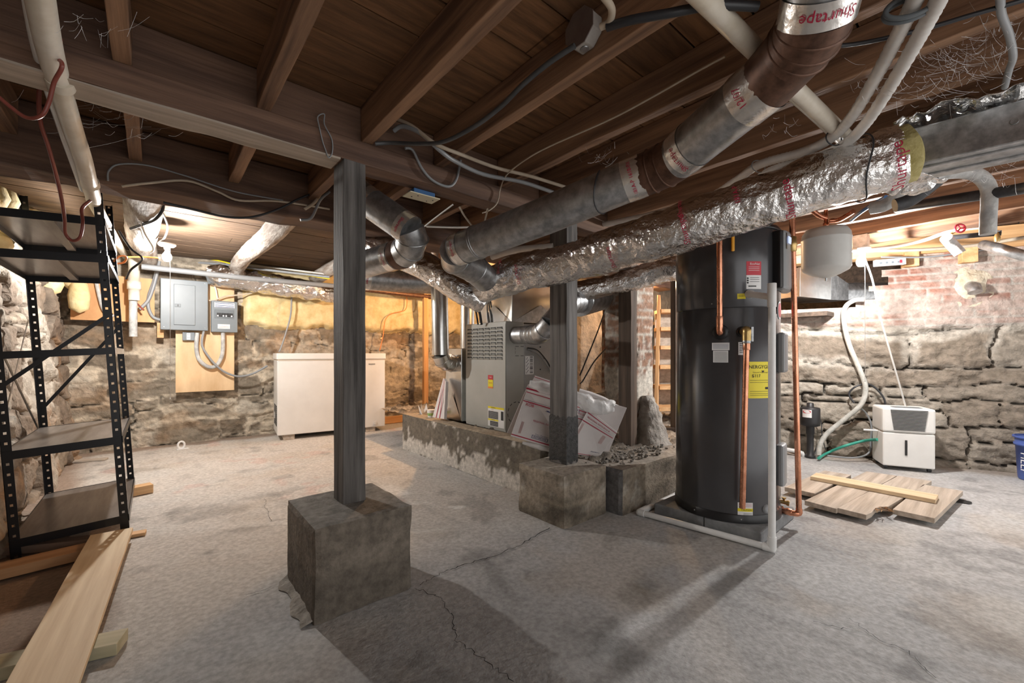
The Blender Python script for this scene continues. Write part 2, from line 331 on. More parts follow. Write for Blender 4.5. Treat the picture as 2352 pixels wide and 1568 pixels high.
# right wall: large pale blocks, brick courses at the top
RW0 = np.array([4.55, 2.377, 0]); RWd = unit((5.556-5.05, -.063-1.164, 0)); RWn = np.array([RWd[1], -RWd[0], 0])
def right_fn(U, V):
    e, r1, r2 = masonry(U, V, 64, 2.2, 6, .13, .34, .32, 1.15, .12)
    st = lerp((.22, .18, .14), (.38, .345, .295), r1)*(.78+.42*fbm(U*7, V*12, 5))[..., None]
    sm = fbm(U*3, V*3, 81, 5); up = sstep(.55, 1.15, V+.5*(fbm(U*2, V*2, 80)-.5)); mort = (1-sstep(.006+.03*up*sm*2, .02+.06*up*sm*2, e))*up
    c = st*(1-mort[..., None])+np.array((.43, .395, .345))*mort[..., None]*(.8+.35*fbm(U*9, V*9, 6))[..., None]
    gap = (1-sstep(.002, .009, e+.012*(fbm(U*6, V*6, 55)-.42)))*(1-.8*up)+(1-sstep(.002, .007, e))*.3; gap = np.clip(gap, 0, 1)
    disp = .022*sstep(0, .014, e)*(.3+1.4*r2)+.07*(fbm(U*3, V*6, 8)-.5)-.045*gap+.05*(np.abs(fbm(U*7, V*13, 9, 5)-.5)*-2+.2)
    c *= (1-.85*gap)[..., None]
    # bricks
    bh = .066; row = np.floor(V/bh); off = np.where(row % 2 == 0, 0, .105)+.02*_h(row, row, 2); bx = (U+off)/.215; bi = np.floor(bx)
    eb = np.minimum(np.minimum((bx-bi), 1-(bx-bi))*.215, np.minimum(V/bh-row, 1-(V/bh-row))*bh)
    eb = eb+.006*(fbm(U*30, V*30, 3)-.5)
    rb = _h(bi, row, 5); white = sstep(.22, .50, fbm(U*2.3, V*4, 90, 5)+.25*(rb-.5))
    bc = lerp((.26, .095, .06), (.38, .17, .12), rb)*(1-white[..., None]*.78)+np.array((.46, .41, .37))*white[..., None]*.78
    mb = 1-sstep(.003, .009, eb); bc = bc*(1-mb[..., None])+np.array((.43, .40, .365))*mb[..., None]
    bz = 1.30-.05*U/2+.10*(fbm(U*2.5, V*0+1, 77)-.5)+.10*sstep(3.0, 4.5, U); isb = sstep(bz-.01, bz+.012, V)
    c = c*(1-isb[..., None])+bc*isb[..., None]; db = .028+.010*sstep(.002, .009, eb)+.010*(fbm(U*14, V*14, 3)-.5)
    disp = disp*(1-isb)+db*isb
    keep = ~((row*bh > 1.42) & (U < 1.50+(row*bh-1.42)*.75+.09*(row % 2)))
    return disp, c, keep
wallmesh('wall_right', tuple(RW0+RWd*5.4), tuple(-RWd), 4.75, ZC, lambda U, V: right_fn(5.4-U, V))
struct(MB().box((3.2, 3.2, 0), (6.9, 3.26, ZC)).build('wall_stairwell', pm('dark_stone', (.10, .08, .06), (.28, .22, .16), .9, scale=5, bump=1, bscale=14, bdist=.03)))
struct(MB().box((4.8, 1.1, 1.36), (6.6, 3.2, 1.40)).build('floor', 'darkpost')); struct(MB().box((6.6, .0, 1.36), (6.66, 3.2, ZC)).build('wall_crawlspace', 'darkpost'))
# floor
st_ = .02; X, Y = np.meshgrid(np.arange(-.8, 6.6, st_), np.arange(-1.6, 6.1, st_)); 
f1 = fbm(X*1.3, Y*1.3, 3, 5); f2 = fbm(X*5, Y*5, 6, 5); f3 = fbm(X*14, Y*3, 12, 4)
c = lerp((.43, .43, .43), (.54, .54, .54), f1)
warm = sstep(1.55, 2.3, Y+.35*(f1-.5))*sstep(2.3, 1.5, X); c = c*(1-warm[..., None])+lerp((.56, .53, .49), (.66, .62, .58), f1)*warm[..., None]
rough = sstep(.40, .62, fbm(X*1.1+7, Y*1.1+2, 9, 4))*sstep(1.9, 1.2, Y); c *= (1-.20*rough*(.4+1.2*f2))[..., None]
st = sstep(.60, .74, f2)*.28+sstep(.64, .76, f3)*.15; c *= (1-st)[..., None]
tan = sstep(.55, .7, fbm(X*2+9, Y*2, 15, 4))*.25; c = c*(1-tan[..., None])+np.array((.46, .37, .27))*tan[..., None]
pal = sstep(.56, .68, fbm(X*1.6+1, Y*2.6+5, 28, 4))*.35; c = c*(1-pal[..., None])+np.array((.60, .60, .58))*pal[..., None]
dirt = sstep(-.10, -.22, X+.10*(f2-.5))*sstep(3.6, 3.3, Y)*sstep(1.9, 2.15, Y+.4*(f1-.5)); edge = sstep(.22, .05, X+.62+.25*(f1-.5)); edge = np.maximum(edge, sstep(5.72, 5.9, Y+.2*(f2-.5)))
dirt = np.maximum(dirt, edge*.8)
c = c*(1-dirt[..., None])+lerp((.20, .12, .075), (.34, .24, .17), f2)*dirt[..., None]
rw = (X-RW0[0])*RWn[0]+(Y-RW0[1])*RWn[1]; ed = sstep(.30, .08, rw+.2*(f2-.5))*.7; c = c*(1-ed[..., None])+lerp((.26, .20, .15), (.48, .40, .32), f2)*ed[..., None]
red = sstep(.70, .78, fbm(X*4, Y*4, 61, 3))*sstep(2.2, 2.8, Y)*.25; c = c*(1-red[..., None])+np.array((.60, .28, .22))*red[..., None]
Zf = .004*(f1-.5)-.0045*dirt+.003*(f2-.5)*(.3+rough); ny, nx = X.shape; idx = np.arange(nx*ny).reshape(ny, nx)
m = MB(); m.v = np.stack([X, Y, Zf], -1).reshape(-1, 3).tolist(); m.f = [tuple(r) for r in np.stack([idx[:-1, :-1], idx[:-1, 1:], idx[1:, 1:], idx[1:, :-1]], -1).reshape(-1, 4).tolist()]; m.sm = [True]*len(m.f)
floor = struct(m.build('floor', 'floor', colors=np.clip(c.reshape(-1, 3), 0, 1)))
def crack(pts, w=.004):
    P = [KZ(*p) for p in pts]; Q = []
    for i in range(len(P)-1):
        for k in range(9):
            t = k/9; q = P[i]*(1-t)+P[i+1]*t; Q.append(q+np.array([random.uniform(-1, 1), random.uniform(-1, 1), 0])*.009)
    Q.append(P[-1]); m = MB(); vs = []
    for i, q in enumerate(Q):
        t = unit(Q[min(i+1, len(Q)-1)]-Q[max(i-1, 0)]); n = np.array([-t[1], t[0], 0])*w*random.uniform(.3, 1)/2
        vs += [q+n+[0, 0, .0045], q-n+[0, 0, .0045]]
    m.add(vs, [(2*i, 2*i+1, 2*i+3, 2*i+2) for i in range(len(Q)-1)]); m.build('crack', 'slot', floor)
crack([(1262, 1212), (1200, 1250), (1130, 1280), (1060, 1300), (1010, 1320), (965, 1345)], .007)
crack([(952, 1352), (1010, 1372), (1040, 1420), (1045, 1470), (1100, 1510), (1180, 1568)], .004)
crack([(622, 1200), (612, 1170), (608, 1145)], .003); crack([(620, 1200), (655, 1190)], .003); crack([(560, 1370), (650, 1340), (720, 1310)], .003)
crack([(1950, 1420), (2020, 1470), (2090, 1500), (2150, 1560)], .003); crack([(1870, 1430), (1960, 1450)], .003)
# raised earth platform, its curb and second wall
def conc_block(name, faces_box, seed, colfn, label, cat, rough=.007, step=.025, parent=None):
    """rough cast-concrete solid: six subdivided faces of a box, displaced"""
    (x0, y0, z0), (x1, y1, z1) = faces_box; m = MB(); cols = []; 
    def face(o, a, b, la, lb):
        na = max(2, int(la/step)); nb = max(2, int(lb/step)); A, B = np.meshgrid(np.linspace(0, la, na+1), np.linspace(0, lb, nb+1))
        P = np.array(o)+A[..., None]*np.array(a)+B[..., None]*np.array(b)
        # displacement keyed on position so shared edges match; edges rounded
        cen = np.array([(x0+x1)/2, (y0+y1)/2, (z0+z1)/2]); n = np.cross(a, b)
        x, y, z = P[..., 0], P[..., 1], P[..., 2]
        dd = rough*(fbm(x*9+z*5, y*9-z*4, seed, 4)-.5)*2; q = P-cen; P = P+dd[..., None]*q/np.maximum(np.linalg.norm(q, axis=-1, keepdims=True), .1)
        dist = lambda v, lo, hi: np.minimum(v-lo, hi-v)
        ex, ey, ez = dist(P[..., 0], x0, x1), dist(P[..., 1], y0, y1), z1-P[..., 2]
        k = (ex < .02).astype(int)+(ey < .02)+(ez < .02)
        P = P-(k >= 2)[..., None]*.010*q/np.maximum(np.linalg.norm(q, axis=-1, keepdims=True), .1)*(.5+vn(x*14, y*14+z*9, 4))[..., None]
        P[..., 2] = np.maximum(P[..., 2], z0)
        off = len(m.v); idx = np.arange((na+1)*(nb+1)).reshape(nb+1, na+1)+off
        m.v.extend(P.reshape(-1, 3).tolist()); F = np.stack([idx[:-1, :-1], idx[:-1, 1:], idx[1:, 1:], idx[1:, :-1]], -1).reshape(-1, 4).tolist(); m.f.extend([tuple(r) for r in F]); m.sm.extend([False]*len(F))
        cols.append(colfn(P[..., 0], P[..., 1], P[..., 2], n).reshape(-1, 3))
    lx, ly, lz = x1-x0, y1-y0, z1-z0
    face((x0, y0, z0), (1, 0, 0), (0, 0, 1), lx, lz); face((x0, y1, z0), (0, -1, 0), (0, 0, 1), ly, lz)
    face((x1, y0, z0), (0, 1, 0), (0, 0, 1), ly, lz); face((x1, y1, z0), (-1, 0, 0), (0, 0, 1), lx, lz); face((x0, y0, z1), (1, 0, 0), (0, 1, 0), lx, ly)
    o = m.build(name, 'conc', parent, colors=np.clip(np.vstack(cols), 0, 1))
    if label: tag(o, label, cat)
    return o
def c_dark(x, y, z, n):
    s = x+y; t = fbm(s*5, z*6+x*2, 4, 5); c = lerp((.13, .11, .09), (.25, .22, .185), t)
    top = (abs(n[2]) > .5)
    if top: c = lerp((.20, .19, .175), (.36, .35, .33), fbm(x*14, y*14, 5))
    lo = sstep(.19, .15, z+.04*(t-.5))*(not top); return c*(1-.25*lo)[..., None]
def c_curb(x, y, z, n):
    s = y; t = fbm(s*5, z*7, 14, 5); c = lerp((.10, .09, .075), (.22, .195, .16), t); w = sstep(.50, .56, fbm(s*15+1, z*17, 17, 5)+.26*sstep(.24, .0, z)-.18*sstep(.08, .26, z))
    c = c*(1-w[..., None])+np.array((.62, .60, .57))*w[..., None]
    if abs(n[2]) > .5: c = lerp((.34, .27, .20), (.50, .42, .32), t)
    return c
def c_tan(x, y, z, n):
    s = x+y; t = fbm(s*4, z*7, 24, 5); c = lerp((.10, .085, .065), (.36, .31, .25), sstep(.3, .7, t)); b = sstep(.03, .0, np.abs(z-.13+.02*(t-.5)))*.5
    c = c*(1-b[..., None])+np.array((.42, .36, .28))*b[..., None]
    w = sstep(.62, .72, fbm(s*6+4, z*6, 27))*.5; c = c*(1-w[..., None])+np.array((.5, .49, .46))*w[..., None]
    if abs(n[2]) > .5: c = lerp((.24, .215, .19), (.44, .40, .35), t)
    return c
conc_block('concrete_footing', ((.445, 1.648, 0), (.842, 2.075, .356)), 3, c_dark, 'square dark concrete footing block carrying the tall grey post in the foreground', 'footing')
m = MB(); vs = []; n = 40
for i in range(n+1):
    t = i/n; y = 1.66+t*.40
    w = .012+.04*float(vn(t*7, 3)); vs += [(.455, y, .03*float(vn(t*11, 8))+.012), (.438-w, y, .0035)]
m.add(vs, [(2*i, 2*i+1, 2*i+3, 2*i+2) for i in range(n)], True); tag(m.build('mortar_fillet', pm('fillet_mortar', (.24, .22, .19), (.42, .39, .35), .9, scale=30, bump=.8, bscale=60, bdist=.01)), 'ragged grey cement skirt along the left foot of the foreground footing', 'cement')
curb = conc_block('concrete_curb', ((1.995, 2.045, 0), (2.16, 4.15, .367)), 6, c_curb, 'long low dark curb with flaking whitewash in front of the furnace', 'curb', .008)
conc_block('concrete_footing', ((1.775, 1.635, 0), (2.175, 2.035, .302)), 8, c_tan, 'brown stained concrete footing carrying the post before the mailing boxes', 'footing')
def c_wall2(x, y, z, n):
    return lerp((.12, .12, .125), (.22, .22, .225), fbm(y*9+x, z*9, 3)) if n[0] < -.5 else c_tan(x, y, z, n)
conc_block('concrete_wall', ((2.190, 1.538, 0), (3.75, 1.75, .283)), 9, c_wall2, 'low brown concrete retaining wall with a smooth grey end behind the black water heater', 'wall', .005)
# platform fill
def plat(X, Y): return .285+.045*sstep(2.0, 2.4, Y)+.035*(fbm(X*5, Y*5, 41, 5)-.5)
X, Y = np.meshgrid(np.arange(2.1, 5.2, .025), np.arange(1.72, 5.0, .025)); Zp = plat(X, Y); t = fbm(X*9, Y*9, 42, 4); t2 = fbm(X*22, Y*22, 47, 3)
c = lerp((.17, .145, .12), (.44, .38, .31), sstep(.3, .7, t)); c *= (1-.5*sstep(.56, .66, t2))[..., None]; ny, nx = X.shape; idx = np.arange(nx*ny).reshape(ny, nx)
m = MB(); m.v = np.stack([X, Y, Zp+.03*sstep(.56, .75, t2)], -1).reshape(-1, 3).tolist(); m.f = [tuple(r) for r in np.stack([idx[:-1, :-1], idx[:-1, 1:], idx[1:, 1:], idx[1:, :-1]], -1).reshape(-1, 4).tolist()]; m.sm = [True]*len(m.f)
o = m.build('floor', 'conc', colors=np.clip(c.reshape(-1, 3), 0, 1)); struct(o)
# rubble crumbs on the platform edge (stuff)
m = MB()
for i in range(420):
    x = random.gauss(2.45, .28); y = random.gauss(1.78, .10)
    if x < 2.2 or y < 1.6 or x > 3.4 or (2.76 < x < 2.93 and y > 1.84): continue
    s = random.uniform(.004, .014); z = (.29 if y < 1.75 else float(plat(x, y)))
    A = axes((0, 0, 0), (random.random(), random.random(), random.random()-.5)); m.box((-s, -s*.7, -s*.5), (s, s*.7, s*.5), A, (x, y, z+s*.3))
tag(m.build('rubble_crumbs', pm('crumb_stone', (.08, .075, .07), (.38, .34, .29), .9, scale=30)), 'loose dark crumbs of rubble strewn along the top of the low wall', 'rubble', kind='stuff')
# ceiling boards
m = MB(); cols = []; y = -1.6; k = 0
while y < 6.1:
    w = random.uniform(.17, .21); x = -.8-random.random()
    while x < 6.8:
        L = random.uniform(2.2, 3.6); z = ZC+random.uniform(0, .004)
        m.box((x, y+.003, z), (x+L-.004, y+w-.004, z+.02)); g = random.uniform(.7, 1.2)
        back = y > 2.9
        base = np.array((.15, .10, .065)) if back else np.array((.19, .098, .045)); cols += [base*g]*8; x += L
    y += w
struct(m.build('ceiling', 'subfloor', colors=np.array(cols)))
struct(MB().box((-.9, -1.7, ZC+.03), (6.9, 6.3, ZC+.05)).build('ceiling', 'slot'))
# joists
JZ = 1.928; JX = [-.452, -.055, .342, .739, 1.103, 1.507, 1.83, 2.14, 2.50, 2.92, 3.33, 3.79, 4.22, 4.65]
ordn = ['leftmost', 'second', 'third', 'fourth', 'fifth', 'sixth', 'seventh', 'eighth', 'ninth', 'tenth', 'eleventh', 'twelfth', 'thirteenth', 'last']
for i, x in enumerate(JX):
    o = bar((x-.024, 1.845, (JZ+ZC)/2), (x-.024, -1.5, (JZ+ZC)/2), .048, ZC-JZ-.001, 'ceiling_joist', 'joist', wob=.0025, seg=40)
    tag(o, f'dark brown joist overhead in front of the main beam, {ordn[i]} counting from the left wall', 'joist', 'front ceiling joists')
    if i < 13:
        x2 = x+.01; o = bar((x2-.024, 1.95, (JZ+ZC)/2), (x2-.024, 2.725, (JZ+ZC)/2), .048, ZC-JZ-.001, 'ceiling_joist', 'joist', wob=.002, seg=12)
        tag(o, f'short joist between the main beam and the rear timber, {ordn[i]} counting from the left wall', 'joist', 'short middle ceiling joists')
o = bar((-.62, 1.892, 1.879), (5.0, 1.892, 1.879), .126, .098, 'main_beam', 'beam', wob=.004, seg=60, bevel=.004); tag(o, 'long squared main beam resting on the tall grey foreground post', 'beam'); u_ = bar((-.62, 1.892, 1.8265), (.60, 1.892, 1.8265), .128, .007, 'weathered_underside', 'old', o, wob=.004, seg=60, bevel=0); u_['label'] = 'dusty splintered underside of the beam'
o = bar((-.62, 1.90, 2.006), (5.0, 1.90, 2.006), .10, .154, 'rim_board', 'beam', wob=.002, seg=30); tag(o, 'dark upper beam board standing on top of the main beam', 'board')
o = bar((-.66, 2.84, 1.945), (5.0, 2.84, 1.945), .22, .278, 'rear_timber', 'beam', wob=.012, seg=50, bevel=.01); tag(o, 'heavy rough-hewn dark timber crossing the ceiling behind the main beam', 'beam')
# hewn logs behind the rear timber
def logm(p0, p1, r0, r1, name, label, flat=.0):
    pts = [np.array(p0)*(1-t)+np.array(p1)*t+np.array([.015*math.sin(t*7), 0, .008*math.sin(t*11)]) for t in np.linspace(0, 1, 28)]
    m = MB().tube(pts, [r0*(1-t)+r1*t for t in np.linspace(0, 1, 28)], 18, disp=lambda L, t: .012*(float(vn(L*7, t*2.2, 3))-.5)+.006*(float(vn(L*30, t*6, 5))-.5))
    return tag(m.build(name, 'log', rot=axes(p0, p1)), label, 'log joist')
logm((-.07, 2.96, 1.985), (-.07, 5.95, 1.99), .105, .095, 'log_joist', 'whitewashed log joist running back above the left bare bulb')
logm((.72, 2.96, 1.99), (.72, 5.95, 1.99), .085, .075, 'log_joist', 'peeling pale log joist just left of the tall grey post')
logm((1.60, 2.96, 1.99), (1.60, 5.95, 1.99), .085, .08, 'log_joist', 'shadowed log joist with wires just behind the tall grey post')
for x, nm in ((2.5, 'log joist above the furnace hidden among the ducts'), (3.4, 'rearmost log joist to the right above the furnace ducts')): logm((x, 2.96, 1.99), (x, 5.95, 1.99), .085, .08, 'log_joist', nm)
# sill timbers over the right wall
o = bar(RW0+RWd*(-.2)+RWn*-.0+[0, 0, 1.985], RW0+RWd*5.3+[0, 0, 1.985], .16, .18, 'sill_beam', 'pine', wob=.003, seg=20); tag(o, 'light brown sill beam lying on top of the brick and stone right wall', 'beam')
# ================================================================ POSTS
def post(x0, y0, x1, y1, z0, z1, mat, label, tar=None):
    m = MB(); seg = 30; vs = []
    for i in range(seg+1):
        z = z0+(z1-z0)*i/seg
        for k, (x, y) in enumerate(((x0, y0), (x1, y0), (x1, y1), (x0, y1))):
            vs.append((x+.0025*(float(vn(z*6, k*9+x0*10))-.5)*2, y+.0025*(float(vn(z*6, k*9+40))-.5)*2, z))
    fs = [(i*4+k, i*4+(k+1) % 4, i*4+4+(k+1) % 4, i*4+4+k) for i in range(seg) for k in range(4)]+[(3, 2, 1, 0), tuple(seg*4+k for k in range(4))]
    m.add(vs, fs); A = axes((0, 0, 0), (0, 0, 1), (0, 1, 0)); t = thing('support_post', label, 'post', ((x0+x1)/2, (y0+y1)/2, z0))
    m.build('timber', mat, t, .003, rot=A)
    if tar:
        n = 26; p = MB(); e = .0025; cx = [(x0-e, y0-e), (x1+e, y0-e), (x1+e, y1+e), (x0-e, y1+e)]; vs = []
        for k in range(4):
            for j in range(n):
                a = np.array(cx[k]); b = np.array(cx[(k+1) % 4]); q = a+(b-a)*j/n; zt = z0+tar+.018*(float(vn(j*.6, k*7))-.5)
                vs += [(q[0], q[1], z0+.03*float(vn(j*.9, k*5))), (q[0], q[1], zt)]
        N = len(vs)//2; p.add(vs, [(2*i, 2*((i+1) % N), 2*((i+1) % N)+1, 2*i+1) for i in range(N)]); o = p.build('tar_coat', 'tar', t); o['label'] = 'black tarred foot of the post'
    return t
post(.610, 1.826, .706, 1.95, .356, 1.83, 'grey', 'tall weathered grey post standing on the foreground footing block')
post(1.958, 1.784, 2.062, 1.93, .302, 1.83, 'grey', 'grey post with a black tarred foot in front of the mailing boxes', .30)
post(2.800, 1.885, 2.885, 2.0, .27, 1.83, 'darkpost', 'dark wooden post between the furnace and the water heater')
# warm stud near freezer
t = KZ(977, 968); post(t[0]-.035, t[1]-.03, t[0]+.035, t[1]+.03, 0, ZC, pm('orange_stud', (.52, .25, .09), (.70, .40, .18), .65, scale=5, stretch=(.2, 4, 4)), 'new orange-lit stud between the chest freezer and the ducts')

# ================================================================ BULBS
def bulb(p, label, mat, base=True, string=None, basemat='white', top=None):
    p = np.array(p, float); t = thing('light_bulb', label, 'light', p+[0, 0, -.035])
    MB().lathe(p, [(.001, -.038), (.018, -.034), (.028, -.018), (.032, 0), (.028, .018), (.018, .034), (.013, .045)], 16).build('glass_globe', mat, t)
    MB().lathe(p, [(.0135, .045), (.0135, .062), (.02, .063), (.022, .085)], 16).build('screw_base', 'galv', t)
    if base: MB().lathe(p, [(.022, .085), (.05, .088), (.062, .10), (.06, .108)], 24).build('lampholder', basemat, t)
    if top is not None: MB().box(p+[-.045, -.045, .109], p+[.045, .045, top]).build('junction_box', 'galv', t, .004)
    if string: MB().tube([p+[.02, -.02, .085], p+[.02, -.02, -string]], .0016, 6).lathe(p+[.02, -.02, -string-.012], [(.001, 0), (.005, .003), (.004, .011), (.001, .014)], 8).build('pull_string', 'whitecable', t)
    return t
bulb(BULB_L, 'bare lit bulb with a pull string beside the electrical panel', 'bulbL', string=1.15, top=.112)
bulb(BULB_R, 'bare lit bulb hanging over the dehumidifier side of the room', 'bulbR', string=.92, top=.207)
bulb(BULB_F, 'warm lit bulb hidden above the furnace behind the ducts', 'bulbF', top=.28)
bulb(BULB_S, 'warm lit bulb lighting the wooden stairs', 'bulbS', top=.33)
# ================================================================ STEEL SHELVING
LEAN = math.radians(3.4); sh0 = np.array([-.105, 3.104, .05])
def S(x, y, z): return sh0+np.array([x*math.cos(LEAN)-z*math.sin(LEAN), y, z*math.cos(LEAN)+x*math.sin(LEAN)])
SRX = np.array([[math.cos(LEAN), 0, -math.sin(LEAN)], [0, 1, 0], [math.sin(LEAN), 0, math.cos(LEAN)]])
WX, DY, fl, th = .425, .90, .036, .0022
t = thing('shelving_unit', 'tall black perforated steel shelving unit leaning along the left wall', 'shelf', sh0+[-.2, .45, -.03])
def flange(m, o, du, n, z0, z1):
    du = np.array(du, float); n = np.array(n, float); p = .05; k = int((z1-z0)/p)
    def bx(u0, u1, a, b):
        q = [o+du*u+np.array([0, 0, zz]) for u, zz in ((u0, a), (u1, a), (u1, b), (u0, b))]
        m.hexa([S(*v) for v in q], [S(*(v+n*th)) for v in q])
    bx(0, .013, z0, z1); bx(.024, fl, z0, z1)
    for i in range(k+1):
        a = z0+i*p; b = min(a+p-.012, z1)
        if b > a: bx(.013, .024, a, b)
for (x, y, sx, sy, zt, zb) in ((0, 0, -1, 1, 1.84, 0), (-WX, 0, 1, 1, 1.84, -.05), (0, DY, -1, -1, 1.97, .015), (-WX, DY, 1, -1, 1.97, -.02)):
    m = MB(); o = np.array([x, y, 0.])
    flange(m, o, (sx, 0, 0), (0, sy, 0), zb, zt); flange(m, o, (0, sy, 0), (sx, 0, 0), zb, zt); m.build('upright', 'shelfblk', t)
def sbox(m, a, b): m.box(a, b, SRX, sh0); return m
for z in (.07, .50, 1.47, 1.665):
    s = MB(); sbox(s, (-WX+.003, .003, z), (-.003, DY-.003, z+.004)); o = s.build('shelf_panel', 'shelfpan', t)
    for yq in (0, DY): s = MB(); sbox(s, (-WX+.002, yq-.002, z-.035), (-.002, yq+.002, z+.006)); s.build('shelf_rail', 'shelfblk', t)
    for xq in (-WX, 0): s = MB(); sbox(s, (xq-.001, .003, z-.03), (xq+.003, DY-.003, z+.006)); s.build('side_rail', 'shelfblk', t)
    if z > .3:
        s = MB(); sbox(s, (-WX*.5-.02, .01, z-.022), (-WX*.5+.02, DY-.01, z-.001)); s.build('shelf_rib', 'shelfpan', t)
s = MB(); sbox(s, (-WX+.002, -.003, .95), (-.002, .001, .985)); s.build('cross_rail', 'shelfblk', t)
s = MB(); sbox(s, (-.003, .01, .95), (.001, DY-.01, .985)); s.build('cross_rail', 'galv', t)
def brace(a, b, mat='shelfblk'):
    a = S(*a); b = S(*b); MB().box((0, -.0012, -.009), (np.linalg.norm(b-a), .0012, .009), axes(a, b), a).build('brace', mat, t)
brace((-WX, -.006, .80), (0, -.006, 1.17)); brace((-WX, DY+.006, .60), (0, DY+.006, 1.16))
brace((-WX-.008, 0, 1.15), (-WX-.008, DY, .50)); brace((-WX-.011, 0, .52), (-WX-.011, DY, 1.18), 'shelfpan')
# ================================================================ LUMBER BY THE SHELF
def plank(p0, p1, w, h, mat, label, name='plank', up=(0, 0, 1)): return tag(bar(p0, p1, w, h, name, mat, bevel=.002, up=up, wob=.002, seg=10), label, 'lumber')
a = KZ(292, 1222, .06)+[-.06, .04, 0]; b = KZ(100, 1568, .06); d_ = unit(b-a); plank(a, b+d_*.6, .165, .02, 'palepine', 'long pale plank reaching from the shelving toward the camera along the floor')
a = KZ(282, 1472, .022); b = KZ(-60, 1545, .022); plank(a, b, .088, .04, pm('treated_pine', (.42, .38, .24), (.58, .52, .36), .7, scale=4, stretch=(.25, 4, 4)), 'greenish stud lying crosswise under the long pale plank', 'stud')
a = KZ(205, 1262, .03); b = KZ(-80, 1330, .03); plank(a, b, .11, .045, pm('brown_pine', (.34, .17, .07), (.52, .29, .14), .7, scale=4, stretch=(.25, 4, 4)), 'dark orange rough timber lying crosswise left of the long pale plank', 'timber')
a = KZ(212, 1242, .028); b = KZ(-60, 1268, .028); plank(a, b, .07, .04, pm('brown_pine2', (.17, .11, .08), (.30, .20, .14), .7, scale=4, stretch=(.25, 4, 4)), 'shadowed brown stud in front of the lowest shelf', 'stud')
a = KZ(335, 1222, .012); b = KZ(180, 1250, .012); plank(a, b, .055, .018, 'pine', 'short orange splintered board under the front foot of the shelving', 'board')
a = S(-.02, -.03, -.014); plank(a+[.03, .01, 0], a+[-.10, .02, 0], .08, .018, 'palepine', 'small pale block supporting the front right foot of the shelving', 'block')
a = KZ(345, 1130, .02); a = S(0, DY-.02, .015)*[1, 1, 0]+[-.03, 0, .033]; plank(a+[-.05, -.01, 0], a+[.12, .03, 0], .085, .06, 'pine', 'small wooden block under the rear right foot of the shelving', 'block')
a = KZ(165, 1062); b = KZ(245, 1056); plank(a+[0, 0, .01], b+[0, 0, .01], .07, .016, 'old', 'thin scrap of board lying on the dirt behind the shelving', 'scrap')
a = KZ(419, 1031); t = thing('white_bracket', 'small white plastic bracket lying on the floor before the panel wall', 'bracket', a)
A = axes((0, 0, 0), (1, .15, 0)); MB().box((-.05, -.02, 0), (.05, .02, .008), A, a).build('base_plate', 'white', t, .002)
m = MB(); m.tube([a+A@np.array([.028*math.cos(q)-.01, 0, .045+.036*math.sin(q)]) for q in np.linspace(0, 2*math.pi, 18)], .010, 8, cap=False); m.build('ring', 'white', t)
# ================================================================ CHEST FREEZER
fx0, fy0, fx1, fy1 = 1.075, 5.30, 2.34, 5.88; fa = math.radians(-7)
Af = np.array([[math.cos(fa), -math.sin(fa), 0], [math.sin(fa), math.cos(fa), 0], [0, 0, 1.]]); fo = KZ(637, 1001, .06)
FL_ = 1.23; FD = .56
t = thing('chest_freezer', 'long white chest freezer on wooden blocks against the back wall', 'freezer', fo+Af@np.array([FL_/2, FD/2, 0]))
b_ = lambda m, a, b: m.box(a, b, Af, fo)
b_(MB(), (0, 0, 0), (FL_, FD, .86)).build('cabinet', 'enamel', t, .008)
ld = b_(MB(), (-.008, -.012, .872), (FL_+.008, FD, .945)).build('lid', 'enamel', t, .008)
b_(MB(), (.004, -.002, .858), (FL_-.004, FD-.01, .874)).build('gasket', pm('cream_gasket', (.62, .54, .44), rough=.6), t)
m = MB()
for j in range(2):
    for i in range(11): b_(m, (-.004, .06+j*.20, .10+i*.022), (-.001, .22+j*.20, .112+i*.022))
m.build('vent_grille', 'slot', t)
b_(MB(), (-.006, .30, .16), (0, .36, .24)).build('control_dial', 'enamel', t, .002)
b_(MB(), (1.02, -.004, .80), (1.10, 0, .815)).build('badge', 'galv', t)
o_ = fo+Af@np.array([1.10, 0, .05]); MB().lathe(o_, [(.022, 0), (.02, .01)], 16, axis=Af@np.array([0, -1, 0])).build('drain_plug', 'enamel', t)
for (x, lab) in ((.12, 'wooden block under the left end of the white chest freezer'), (1.05, 'wooden block under the right end of the white chest freezer')):
    a = fo+Af@np.array([x, .02, -.03]); b = fo+Af@np.array([x, .52, -.03]); tag(bar(a, b, .12, .058, 'wood_block', 'old', bevel=.003), lab, 'block')
# ================================================================ BACK WALL PANELS
def back(x0, x1, z0, z1, y0, y1): return MB().box((x0, y0, z0), (x1, y1, z1))
tag(back(-.62, .0, 1.33, 1.79, 5.86, 5.885).build('plywood_board', pm('knotty_ply', (.50, .24, .09), (.72, .42, .19), .6, scale=3, stretch=(1, 1, .4))), 'wide knotty orange board mounted on the back wall left of the electrical panel', 'board')
tag(back(.175, .712, .575, 1.79, 5.875, 5.895).build('plywood_board', 'ply'), 'tall light plywood sheet behind and below the electrical panels', 'board')
tag(back(.02, .075, 1.17, 1.33, 5.86, 5.90).build('batten', 'pine'), 'short vertical batten below the left edge of the electrical panel', 'batten')
def mark(m, fn, x0, y0, x1, y1, e=0): m.add([fn(x0, y0, e), fn(x1, y0, e), fn(x1, y1, e), fn(x0, y1, e)], [(0, 1, 2, 3)])
t = thing('breaker_panel', 'large grey electrical breaker panel with a closed door on the back wall', 'electrical panel', (.25, 5.82, 1.255))
back(.046, .455, 1.255, 1.80, 5.775, 5.874).build('cabinet', 'panel', t, .006)
dr = back(.155, .34, 1.31, 1.745, 5.765, 5.777).build('door', 'panel', t, .004); dr['label'] = 'closed panel door'
